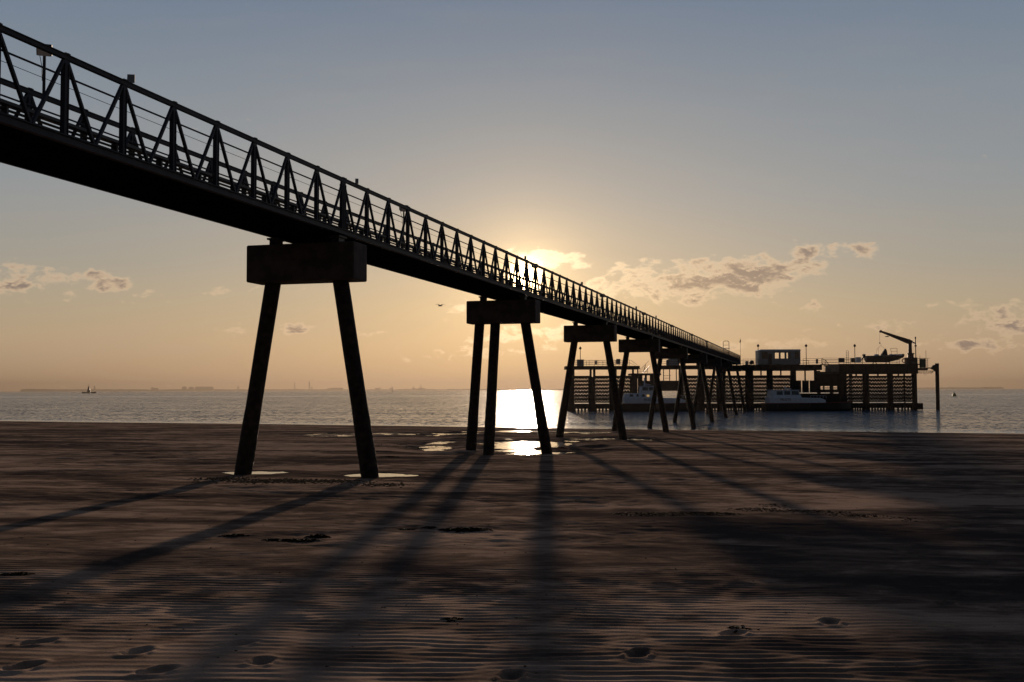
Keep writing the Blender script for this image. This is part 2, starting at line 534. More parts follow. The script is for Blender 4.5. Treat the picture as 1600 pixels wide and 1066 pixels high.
def sand_material():
    m = bpy.data.materials.new('wet_sand'); m.use_nodes = True
    nt = m.node_tree; bs = nt.nodes['Principled BSDF']; b = NB(nt)
    geo = b.n('ShaderNodeNewGeometry').outputs['Position']
    sp = b.n('ShaderNodeSeparateXYZ'); b.put(sp, 0, geo)
    rot = b.mapping(geo, rot=(0, 0, math.radians(20)), scale=(.32, .8, 1))
    n1 = b.noise(rot, 0.33, 7, 0.62, 0.8)
    n2 = b.noise(b.mapping(geo, scale=(.8, 1.3, 1)), 1.3, 7, 0.66, 0.5)
    n3 = b.noise(geo, 60, 3, 0.6)
    k = b.m('ADD', b.m('MULTIPLY', n1, 0.62), b.m('MULTIPLY', n2, 0.38))
    c = b.ramp(b.smooth(k, 0.41, 0.60), [(0, (0.080, 0.058, 0.050)), (0.5, (0.21, 0.145, 0.109)), (1, (0.43, 0.30, 0.225))])
    c = b.mix(b.smooth(n3, .3, .7), b.mix(1.0, c, (.78, .78, .78), 'MULTIPLY'), c)
    b.put(bs, 'Base Color', c)
    b.put(bs, 'Roughness', b.smooth(k, 0.38, 0.6, 0.62, 0.82))
    bs.inputs['Specular IOR Level'].default_value = 0.0
    bp = b.n('ShaderNodeBump'); bp.inputs['Strength'].default_value = 0.9; bp.inputs['Distance'].default_value = 0.012
    far = b.noise(b.mapping(geo, rot=(0, 0, math.radians(8)), scale=(1.1, 1.7, 1)), 3.0, 7, 0.7, .4)
    b.put(bp, 'Height', b.m('ADD', b.m('MULTIPLY', far, b.smooth(sp.outputs[1], 14, 40, 0.2, 2.6)), b.m('MULTIPLY', b.noise(geo, 45, 4, .65), .22)))
    b.put(bs, 'Normal', bp.outputs[0])
    return m

def build_beach():
    ys = [-25, -15, -8, -4, -1, 1, 2.2, 3.0]
    y = 3.05
    while y < 210:
        ys.append(y)
        y += min(.024 if y < 12 else .024 + (y - 12) * .0036, 1.2)
    ys = np.array(ys)
    t = np.linspace(-1, 1, 560)
    t = np.concatenate([[-40, -18, -8, -4, -2.4, -1.6, -1.2], t, [1.2, 1.6, 2.4, 4, 8, 18, 40]])
    hw = np.maximum(ys, 2) * .60 + 1.5
    X = t[None, :] * hw[:, None]
    X = np.clip(X, -900, 900)
    Y = np.repeat(ys[:, None], len(t), 1)
    Z = height(X, Y)
    o = grid_mesh('beach', X, Y, Z, sand_material())
    tag(o, kind='structure')
build_beach()

# ------------------------------------------------------------------ water
def water_material(name, bump_d, rough, scale=1.0, base=(0.055, 0.10, 0.155)):
    m = bpy.data.materials.new(name); m.use_nodes = True
    nt = m.node_tree; bs = nt.nodes['Principled BSDF']; b = NB(nt)
    geo = b.n('ShaderNodeNewGeometry').outputs['Position']
    bs.inputs['Base Color'].default_value = (*base, 1)
    bs.inputs['IOR'].default_value = 1.33
    bs.inputs['Roughness'].default_value = rough
    sp = b.n('ShaderNodeSeparateXYZ'); b.put(sp, 0, geo)
    def slopes(sc, stretch, det):
        nd = b.n('ShaderNodeTexNoise')
        b.put(nd, 'Vector', b.mapping(geo, rot=(0, 0, -.08), scale=(stretch, 1, 1)))
        nd.inputs['Scale'].default_value = sc * scale; nd.inputs['Detail'].default_value = det; nd.inputs['Roughness'].default_value = .6
        return b.vm('SUBTRACT', nd.outputs['Color'], (.5, .5, .5))
    v = b.vm('ADD', b.vm('ADD', slopes(1.1, 1.3, 3), slopes(5.0, .6, 3)), b.vm('MULTIPLY', slopes(.12, .5, 3), (.22, .3, .3)))
    if name == 'sea_water':
        off = b.m('SUBTRACT', b.m('ADD', b.m('MULTIPLY', sp.outputs[0], .43), sp.outputs[1]), 117.0)   # metres off the shoreline
        calm = b.smooth(off, 1.0, 16.0, .08, 1.0)
        slick = b.m('MULTIPLY', b.smooth(sp.outputs[1], 620, 720), b.smooth(sp.outputs[1], 800, 930, 1.0, 0.0))
        calm = b.m('MULTIPLY', calm, b.m('SUBTRACT', 1.0, b.m('MULTIPLY', slick, .6)))
        nd = b.n('ShaderNodeVectorMath', operation='SCALE'); b.put(nd, 0, v); b.put(nd, 'Scale', calm); v = nd.outputs[0]
    v = b.vm('MULTIPLY', v, (bump_d * .20, bump_d * 1.3, 0.0))
    b.put(bs, 'Normal', b.vm('NORMALIZE', b.vm('ADD', v, (0, 0, 1.0))))
    return m

def build_sea():
    ys = np.array([-7000, -1000, -100, 0, 50, 80, 100, 130, 170, 230, 320, 450, 650, 900, 1300, 2000, 3200, 5000, 8000, 16500.])
    xs = np.array([-15000, -7500, -4000, -2000, -1000, -500, -250, -120, -60, -30, 0, 30, 60, 120, 250, 500, 1000, 2000, 4000, 7500, 15000.])
    X, Y = np.meshgrid(xs, ys)
    o = grid_mesh('sea', X, Y, np.zeros_like(X), water_material('sea_water', 3.4, .14))
    tag(o, kind='structure')
build_sea()

def build_pools():
    wm = water_material('pool_water', .02, .03, 2.0)
    hm = water_material('hollow_water', .10, .06, 2.0)
    for (cx, cy, rx, ry), pz in zip(POOLS, POOLZ):
        mb = MB()
        pts = [(cx + rx * 1.45 * math.cos(t), cy + ry * 1.45 * math.sin(t), pz) for t in np.linspace(0, 2 * PI, 40, endpoint=False)]
        mb.add(pts, [tuple(range(40))])
        o = ob('tide_pool', mb, wm); tag(o, kind='structure')
    for (cx, cy, rx, ry, lv, sd_) in HOLLOWS:
        mb = MB()
        pts = [(cx + rx * 1.13 * math.cos(t), cy + ry * 1.13 * math.sin(t), lv) for t in np.linspace(0, 2 * PI, 40, endpoint=False)]
        mb.add(pts, [tuple(range(40))])
        tag(ob('tide_pool', mb, hm), kind='structure')
build_pools()

# ------------------------------------------------------------------ jetty walkway
A = math.atan(473 / F)                    # bearing of the jetty
sA, cA = math.sin(A), math.cos(A)
V0, V1 = 13.476, 15.77                    # near and far truss, metres left of the line through the camera
VC = (V0 + V1) / 2
HW = (V1 - V0) / 2
U1 = 29.3
BAY = 21.2 / 12
DZ = 8.70
def JP(u, v, z):
    return Vector((u * sA - v * cA, u * cA + v * sA, z))

def make_span(nb, label):
    L = nb * BAY
    root = thing('walkway_span', label, 'footbridge', local=True)
    d = MB().box(-HW + .06, HW - .06, .02, L - .02, .09, .14)
    for sx in (-.55, 0.0, .55):
        d.box(sx - .04, sx + .04, .03, L - .03, -.012, .088)
    ob('deck', d, 'black', root)
    ob('soffit_plate', MB().box(-HW + .075, HW - .075, .02, L - .02, -.022, -.016), 'soffit', root)  # sheet added below the stringers so the shaded underside reads solid near-black
    cb = None
    for k in range(int(nb * 2)):
        y = (k + .5) * BAY / 2
        if cb is None:
            cb = ob('cross_beam', MB().box(-HW + .07, HW - .07, -.03, .03, -.034, .086), 'soffit', root)
            c = cb
        else:
            c = cb.copy(); COL.objects.link(c)
        c.location = (0, y, 0)
    proto = {}
    for side in (1, -1):
        x = side * HW
        t = MB()
        # bottom chord: channel with flanges
        t.box(x - .035, x + .035, 0, L, .015, .135)
        t.box(x - .07, x + .07, 0, L, .135, .155)
        t.box(x - .07, x + .07, 0, L, -.005, .015)
        # top chord: pair of flats and cap plate
        t.box(x - .045, x + .045, 0, L, 1.585, 1.665)
        t.box(x - .065, x + .065, 0, L, 1.665, 1.68)
        for k in range(int(nb) + 1):
            y = min(max(k * BAY, .07), L - .07)
            t.beam((x, y - .07, 1.692), (x, y + .07, 1.692), .13, .016)
            t.box(x - .075, x + .075, y - .02, y + .02, 1.68, 1.70)
        tr = ob('side_truss', t, 'steel', root)
        for k in range(int(nb) + 1):
            y = min(max(k * BAY, .075), L - .075)
            if 'post' not in proto:
                p = MB().box(-.035, .035, -.055, .055, .156, 1.584)
                p.box(-.05, .05, -.062, -.048, .156, 1.5); p.box(-.05, .05, .048, .062, .156, 1.5)
                o = ob('post', p, 'steel', tr); proto['post'] = o
            else:
                o = proto['post'].copy(); COL.objects.link(o); o.parent = tr
            o.location = (x, y, 0)
            for s2 in (1, -1):
                if k + s2 * .5 < 0 or k + s2 * .5 > nb:
                    continue
                key = ('br', s2)
                if key not in proto:
                    p = MB().beam((0, s2 * .05, 1.56), (0, s2 * (BAY / 2 - .03), .17), .055, .065, (1, 0, 0))
                    o = ob('brace', p, 'steel', tr); proto[key] = o
                else:
                    o = proto[key].copy(); COL.objects.link(o); o.parent = tr
                o.location = (x, k * BAY, 0)
    for side, hs in ((1, (1.31,)), (-1, (1.31,))):
        x = side * (HW - .11)
        for h in hs:
            ob('handrail', MB().tube((x, 0, h), (x, L, h), .021), 'steel', root)
        ob('wire', MB().tube((x, 0, 1.12), (x, L, 1.12), .006, n=5), 'steel', root)
    # service pipes and tray along the far side
    for i, (h, r) in enumerate([(.30, .03), (.40, .03), (.51, .034), (.62, .035), (.735, .034), (.84, .034), (.93, .03), (1.02, .03)]):
        ob('service_pipe', MB().tube((-HW + .17, 0, h), (-HW + .17, L, h), r), 'dark_steel', root)
    tr_ = MB().box(-HW + .10, -HW + .30, 0, L, 1.10, 1.17)
    ob('cable_tray', tr_, 'dark_steel', root)
    k = .5
    br = None
    while k < nb:
        if br is None:
            b_ = MB().box(-HW + .09, -HW + .25, -.03, .03, .15, 1.095)
            br = ob('pipe_bracket', b_, 'dark_steel', root); c = br
        else:
            c = br.copy(); COL.objects.link(c)
        c.location = (0, k * BAY, 0)
        k += 1
    return root

ORD = ['first', 'second', 'third', 'fourth', 'fifth', 'sixth', 'seventh', 'eighth', 'ninth']
spans = []
s0 = make_span(12, 'steel truss walkway span nearest the viewer, running off the left edge of the photo')
for i in range(9):
    o = s0 if i == 0 else copy_tree(s0)
    u = U1 + (i - 1) * 21.2
    o.location = JP(u, VC, DZ)
    o.rotation_euler = (0, 0, -A)
    o['group'] = 'truss spans of the jetty walkway'
    if i > 0:
        o['label'] = ('truss walkway span with the sun shining through it, between first and second piers' if i == 1 else
                      'steel truss walkway span between the %s and %s piers counted from the left' % (ORD[i - 1], ORD[i]))
last = make_span(4, 'short last truss span where the walkway meets the pier head platform')
last.location = JP(U1 + 8 * 21.2, VC, DZ); last.rotation_euler = (0, 0, -A)
last['group'] = 'truss spans of the jetty walkway'

# ------------------------------------------------------------------ piers
def leg_mesh(p, q, r0, seed, n=18):
    rn = random.Random(seed)
    p = Vector(p); q = Vector(q); d = (q - p); L = d.length; d.normalize()
    a = d.cross(Vector((0, 1, 0))).normalized(); c = a.cross(d)
    mb = MB(); secs = []
    k = int(L / .09)
    bump = [0] * n
    for i in range(k + 1):
        e = p + d * (L * i / k)
        zz = e.z
        g = max(0, min(1, (3.6 - zz) / 1.2)) * (1 if zz > -.3 else .4)
        bump = [b_ * .6 + rn.uniform(-.4, 1) * .4 for b_ in bump]
        ring = []
        for j in range(n):
            t = 2 * PI * j / n
            rr = r0 * (1 + .006 * math.sin(zz * 2 + t)) + g * (.012 + .035 * max(0, bump[j]))
            ring.append(e + a * (rr * math.cos(t)) + c * (rr * math.sin(t)))
        secs.append(ring)
    mb.loft(secs)
    return mb

def chamfer_box(x0, x1, y0, y1, z0, z1, r=.03):
    mb = MB()
    pl = lambda i: [(x0 + i, y0 + r), (x0 + r, y0 + i), (x1 - r, y0 + i), (x1 - i, y0 + r), (x1 - i, y1 - r), (x1 - r, y1 - i), (x0 + r, y1 - i), (x0 + i, y1 - r)]
    secs = []
    for (i, z) in ((r * .7, z0), (0, z0 + r), (0, z1 - r), (r * .7, z1)):
        pp = pl(i) if i == 0 else [(x0 + r if x < (x0 + x1) / 2 else x1 - r, y0 + r if y < (y0 + y1) / 2 else y1 - r) for x, y in pl(0)]
        secs.append([(x, y, z) for x, y in (pl(0) if i == 0 else [((x - (x0 + x1) / 2) * (1 - 2 * i / (x1 - x0)) + (x0 + x1) / 2, (y - (y0 + y1) / 2) * (1 - 2 * i / (y1 - y0)) + (y0 + y1) / 2) for x, y in pl(0)])])
    return mb.loft(secs)

BOT = -2.2
def make_pier(extra, label):
    root = thing('jetty_pier', label, 'pier', local=True)
    ob('cap_beam', chamfer_box(-1.75, 1.75, -.5, .5, 7.31, 8.42), 'concrete', root)
    off = (7.4 - BOT) * .1665
    # local x: + is towards the viewer's side
    if not extra:
        ob('leg', leg_mesh((-1.10, 0, 7.4), (-1.10 - off, 0, BOT), .24, 1), 'pile', root, smooth=True)
    else:
        ob('leg', leg_mesh((-1.25, .1, 7.4), (-1.25 - .65 / 6.2 * (7.4 - BOT), .1 + .6 / 6.2 * (7.4 - BOT), BOT), .24, 3), 'pile', root, smooth=True)
        ob('leg', leg_mesh((-.38, -.1, 7.4), (-.38 + .16 / 6.2 * (7.4 - BOT), -.1 - 1.7 / 6.2 * (7.4 - BOT), BOT), .24, 4), 'pile', root, smooth=True)
    ob('leg', leg_mesh((1.10, 0, 7.4), (1.10 + off, 0, BOT), .24, 2), 'pile', root, smooth=True)
    for sx in (-1.02, 1.02):
        bm_ = MB().box(sx - .12, sx + .12, -.2, .2, 8.422, 8.60)
        bm_.box(sx - .17, sx + .17, -.27, .27, 8.60, 8.655)
        bm_.tube((sx, -.33, 8.50), (sx, .33, 8.50), .03)
        ob('bearing', bm_, 'dark_steel', root)
    return root
labels = ['large concrete pier with two raked legs standing in round puddles, nearest the viewer',
          'pier with three raked legs, directly below the low sun',
          'third pier from the left, two legs beside the end of the wet hollow']
pA = make_pier(False, labels[0]); pB = make_pier(True, labels[1])
for i in range(9):
    o = pA if i == 0 else (pB if i == 1 else copy_tree(pA))
    o.location = JP(U1 + i * 21.2, VC + .03, 0)
    o.rotation_euler = (0, 0, -A)
    o['group'] = 'concrete piers carrying the jetty walkway'
    o['label'] = labels[i] if i < 3 else ('%s pier from the left, its legs %s' % (ORD[i], 'on the sand just above the water' if i == 3 else 'at the edge of the water' if i == 4 else 'standing in the sea'))

# ------------------------------------------------------------------ walkway lamps and plates
def make_lamp():
    root = thing('walkway_lamp', 'x', 'lamp', local=True)
    ob('pole', MB().tube((0, 0, -.22), (0, 0, .70), .032).box(-.06, .06, -.06, .06, -.225, -.20), 'steel', root)
    h = MB()
    pl = [(-.17, .10), (-.12, -.10), (.10, -.16), (.17, -.02), (.06, .20)]
    # lamp housing: wedge facing down towards the walkway and viewer
    h.prism_y([(-.16, .70), (.10, .60), (.20, .74), (.16, .84), (-.10, .90), (-.18, .84)], -.15, .15)
    hd = ob('lamp_head', h, 'dark_steel', root)
    g = MB().add([(-.155, -.13, .695), (.105, -.13, .592), (.105, .13, .592), (-.155, .13, .695),
                  (-.150, -.13, .702), (.110, -.13, .60), (.110, .13, .60), (-.150, .13, .702)],
                 [(3, 2, 1, 0), (4, 5, 6, 7), (0, 1, 5, 4), (1, 2, 6, 5), (2, 3, 7, 6), (3, 0, 4, 7)])
    g.add([(.106, -.13, .597), (.200, -.13, .735), (.200, .13, .735), (.106, .13, .597),
           (.112, -.13, .59), (.208, -.13, .73), (.208, .13, .73), (.112, .13, .59)],
          [(0, 1, 2, 3), (7, 6, 5, 4), (0, 4, 5, 1), (1, 5, 6, 2), (2, 6, 7, 3), (3, 7, 4, 0)])
    ob('glass', g, 'lampglass', hd)
    ob('cable', MB().path([(-.05, -.04, .1), (-.09, -.05, .4), (-.17, -.1, .66), (-.16, -.14, .8)], .008), 'black', root)
    return root
lp = make_lamp()
for i in range(8):
    o = lp if i == 0 else copy_tree(lp)
    o.location = JP(19.15 + 20.9 * i, V1, DZ + 1.90)
    o.rotation_euler = (0, 0, -A - .95)
    o['group'] = 'lamps on short poles along the walkway'
    o['label'] = ['floodlight with pale glass on a short pole, at the top left of the walkway', 'small floodlight on the walkway above and right of the nearest pier',
                  'floodlight on the walkway rail just right of the sun'][i] if i < 3 else '%s floodlight along the walkway counted from the left' % ORD[i]
for i, (u, w_, h_) in enumerate([(18.95, .15, .17), (30.3, .1, .16), (50.3, .1, .16), (63.5, .12, .16), (84.0, .12, .2), (95.0, .1, .2)]):
    c = JP(u, V0, DZ + 1.705)
    mb = MB().box(-.015, .015, -w_ / 2, w_ / 2, .0, h_)
    mb.box(-.03, .03, -w_ / 2, -w_ / 2 + .02, -.02, h_ * .6)
    o = ob('marker_plate', mb, 'grey')
    o.location = c; o.rotation_euler = (0, 0, -A - 1.1)
    tag(o, ['small square plate standing on the top rail at upper left', 'small plate on the top rail above the nearest pier', 'small plate on the top rail above the sun',
            'small plate on the top rail before the third pier', 'small plate on the top rail above the fourth pier', 'small plate on the top rail past the fourth pier'][i], 'plate', 'small plates on the walkway rail')

# ladder hoop beside the walkway, near the platform
def hoop():
    Yd = 171.0
    c = W(1134.7, 571, Yd)
    root = thing('access_ladder', 'hooped steel ladder rising above the far end of the walkway', 'ladder', c)
    x0, x1 = W(1130.3, 560, Yd).x, W(1139.3, 560, Yd).x
    zt = W(1134, 533, Yd).z; zm = W(1134, 544.5, Yd).z; zb = DZ + .2
    xm = x0 + (x1 - x0) * .0
    r = .045
    f = MB()
    f.path([(x0, Yd, zm - .05), (x0, Yd, zt - .2), (x0 + .18, Yd, zt), (x1 - .18, Yd, zt), (x1, Yd, zt - .2), (x1, Yd, zb - .8)], r)
    f.path([(x0, Yd, zm), (x1 + .1, Yd, zm)], r)
    f.path([(x0, Yd, zm), (x0, Yd, zb)], r)
    ob('frame', f, 'dark_steel', root)
    for k in range(7):
        z = zt - .65 - k * .42
        ob('rung', MB().tube((x0, Yd, z), (x1, Yd, z), .03), 'dark_steel', root) if k in (0, 3, 4, 5, 6) else None
hoop()

def pole_flag():
    c = W(1157.3, 572, 203.5)
    root = thing('flagpole', 'thin flagpole with a small furled flag where the walkway ends', 'flagpole', c)
    zt = W(1157, 528.5, 203.5).z
    ob('pole', MB().tube(c, (c.x, c.y, zt), .035, .022), 'dark_steel', root)
    z1 = zt - .25
    ob('flag', MB().loft([[(c.x - .03, c.y, z1), (c.x + .03, c.y - .03, z1), (c.x + .02, c.y + .04, z1)], [(c.x - .16, c.y, z1 - .35), (c.x + .1, c.y - .06, z1 - .3), (c.x + .05, c.y + .07, z1 - .3)],
                          [(c.x - .12, c.y, z1 - .62), (c.x - .02, c.y - .03, z1 - .7), (c.x - .02, c.y + .04, z1 - .7)]]), 'cloth', root)
pole_flag()

# ------------------------------------------------------------------ pier head
YP = 206.0
PXM = YP / F
def X_(px, Y=YP): return W(px, 600, Y).x
def Z_(py, px=1200, Y=YP): return W(px, py, Y).z

def screen(mb, x0, x1, z0, rows, Y, cw=.27, rh=.69, thick=.14, hx=.122, hz=.125):
    n = max(1, int(round((x1 - x0) / cw))); cw = (x1 - x0) / n
    for r in range(rows):
        for c in range(n):
            a, b_ = x0 + c * cw, x0 + (c + 1) * cw
            za, zb = z0 + r * rh, z0 + (r + 1) * rh
            zc = (za + zb) / 2 + (.085 if c % 2 else -.085)
            xc = (a + b_) / 2
            k = 1 - .32 * (1 if r < 2 else 0)
            R = [(a, za), (b_, za), (b_, zb), (a, zb)]
            D = [(xc, zc - hz * k), (xc + hx * k, zc), (xc, zc + hz * k), (xc - hx * k, zc)]
            vs = [(x, Y, z) for x, z in R] + [(x, Y, z) for x, z in D] + [(x, Y + thick, z) for x, z in R] + [(x, Y + thick, z) for x, z in D]
            fs = []
            for i in range(4):
                j = (i + 1) % 4
                fs += [(i, j, 4 + i), (j, 4 + j, 4 + i), (8 + j, 8 + i, 12 + i), (8 + j, 12 + i, 12 + j), (4 + i, 4 + j, 12 + j, 12 + i)]
            mb.add(vs, fs)

ZD = Z_(571)            # deck level of the head
Z_S0, Z_S1 = 1.55, 1.55 + .69 * 7     # perforated field
def pile(root, px0, px1, Y, ztop, m='rust', back=None):
    x0, x1 = X_(px0, Y), X_(px1, Y)
    r = (x1 - x0) / 2; xc = (x0 + x1) / 2
    ob('pile', MB().tube((xc, Y + r, -3), (xc, Y + r, ztop), r, n=12), m, root)

def rail(root, pts, h=1.1, n_mid=2, step=1.5, name='guard_rail', r=.035):
    mb = MB()
    for a, b_ in zip(pts[:-1], pts[1:]):
        a = Vector(a); b_ = Vector(b_)
        L = (b_ - a).length; k = max(1, int(L / step))
        for i in range(k + 1):
            p = a.lerp(b_, i / k)
            mb.tube(p, p + Vector((0, 0, h)), r, n=5)
        for j in range(n_mid + 1):
            dz = h * (j + 1) / (n_mid + 1)
            mb.tube(a + Vector((0, 0, dz)), b_ + Vector((0, 0, dz)), r * .9, n=5)
    return ob(name, mb, 'dark_steel', root)

def head_left():
    c = (X_(940), YP + 2, 0)
    root = thing('berthing_dolphin', 'left part of the pier head with thin deck and perforated screens, behind the third pier', 'jetty', c)
    x0, x1 = X_(884), X_(999.6)
    zt, zb = Z_(572, 940), Z_(577, 940)
    ob('deck', MB().box(x0, x1, YP - .3, YP + 6, zb, zt), 'rust', root)
    for (a, b_) in ((887, 898), (920, 931), (952.5, 963), (985, 994)):
        pile(root, a, b_, YP, Z_(589, a))
    for (a, b_) in ((895, 898), (921.5, 924.8), (927, 930.7), (961, 964), (988, 991), (996, 998)):
        xa, xb = X_(a), X_(b_)
        ob('column', MB().box(xa, xb, YP + .2, YP + .2 + (xb - xa), Z_(590, a) - .2, zb - .002), 'rust', root)
    for (a, b_) in ((899, 919.5), (932, 952.5), (963.5, 985)):
        a -= 2; b_ += 2
        mb = MB(); screen(mb, X_(a), X_(b_), Z_S0, 7, YP + .6)
        mb.box(X_(a), X_(b_), YP + .55, YP + .8, Z_S1, Z_S1 + .35)
        ob('perforated_screen', mb, 'rust', root)
        mb = MB().box(X_(a), X_(b_), YP + .5, YP + .85, .42, 1.38).box(X_(a), X_(b_), YP + .5, YP + .85, -1.5, .10)
        for k in range(5):
            xx = X_(a) + (X_(b_) - X_(a)) * (k + .0) / 4.6
            mb.box(xx, xx + .34, YP + .55, YP + .75, .1, .42)
        ob('waling', mb, 'rust', root)
    ob('fender', MB().box(X_(885), X_(897), YP - .5, YP - .02, -.6, 1.0), 'rust', root)
    rail(root, [(x0 + 1.2, YP, zt), (X_(975), YP, zt)])
    rail(root, [(x0 + 1.2, YP + 5.5, zt), (X_(985), YP + 5.5, zt)])
    mb = MB()
    a = Vector((X_(975), YP, zt)); 
    for px in (979, 981.5, 984):
        mb.tube((X_(px), YP, zt), (X_(px), YP, zt + 1.15), .035, n=5)
    mb.path([(X_(975), YP, zt + 1.12), (X_(986), YP, zt + 1.12), (X_(996), YP, zt + .15)], .035)
    mb.path([(X_(975), YP, zt + .6), (X_(984), YP, zt + .6), (X_(993), YP, zt + .05)], .03)
    ob('stair_rail', mb, 'dark_steel', root)
    return zt
zl = head_left()

def kit(name, px0, px1, zb, h, Y, depth, m, label, cat, group=None):
    mb = chamfer_box(X_(px0, Y), X_(px1, Y), Y, Y + depth, zb, zb + h, .05)
    mb.box(X_(px0, Y) - .04, X_(px1, Y) + .04, Y - .04, Y + depth + .04, zb + h, zb + h + .05)
    xm = (X_(px0, Y) + X_(px1, Y)) / 2
    mb.box(xm - .015, xm + .015, Y - .02, Y - .002, zb + .1, zb + h - .1)
    mb.box(xm + .06, xm + .10, Y - .05, Y - .002, zb + h * .45, zb + h * .6)
    return solo(name, mb, m, label, cat, group)
kit('equipment_cabinet', 902, 912.5, zl + .02, 1.2, YP + .6, 1.0, 'grey', 'grey equipment cabinet under the lamp post on the left dolphin', 'cabinet')
kit('equipment_cabinet', 930, 933, zl + .3, .7, YP + .3, .3, 'grey', 'slim dark control box on the railing of the left dolphin', 'cabinet')
kit('equipment_cabinet', 963, 969.5, zl + .35, .95, YP + .5, .6, 'grey', 'upright grey box by the stairs of the left dolphin', 'cabinet')

def lamp_post(px, pytop, zb, label, Y=YP + 2):
    x = X_(px, Y)
    zt = Z_(pytop, px, Y)
    root = thing('lamp_post', label, 'lamp post', (x, Y, zb), 'globe lamp posts on the pier head')
    ob('post', MB().tube((x, Y, zb), (x, Y, zt), .075, .06).box(x - .15, x + .15, Y - .15, Y + .15, zb, zb + .05), 'dark_steel', root)
    g = MB().lathe((x, Y, zt - .05), [(.06, 0), (.16, .06), (.23, .2), (.24, .3), (.19, .42), (.09, .5), (.03, .6)], 12)
    ob('lamp_globe', g, 'dark_steel', root, smooth=True)
    ob('bracket', MB().tube((x - .28, Y, zt + .12), (x + .28, Y, zt + .12), .035, n=6), 'dark_steel', root)
lamp_post(907, 546, zl, 'globe lamp post on the left dolphin, above a grey cabinet')
lamp_post(1185.3, 542, ZD, 'globe lamp post at the left end of the cabin')
lamp_post(1260.4, 542, ZD, 'globe lamp post at the right end of the cabin')
lamp_post(1336.5, 542, ZD, 'globe lamp post among boxes left of the dinghy')

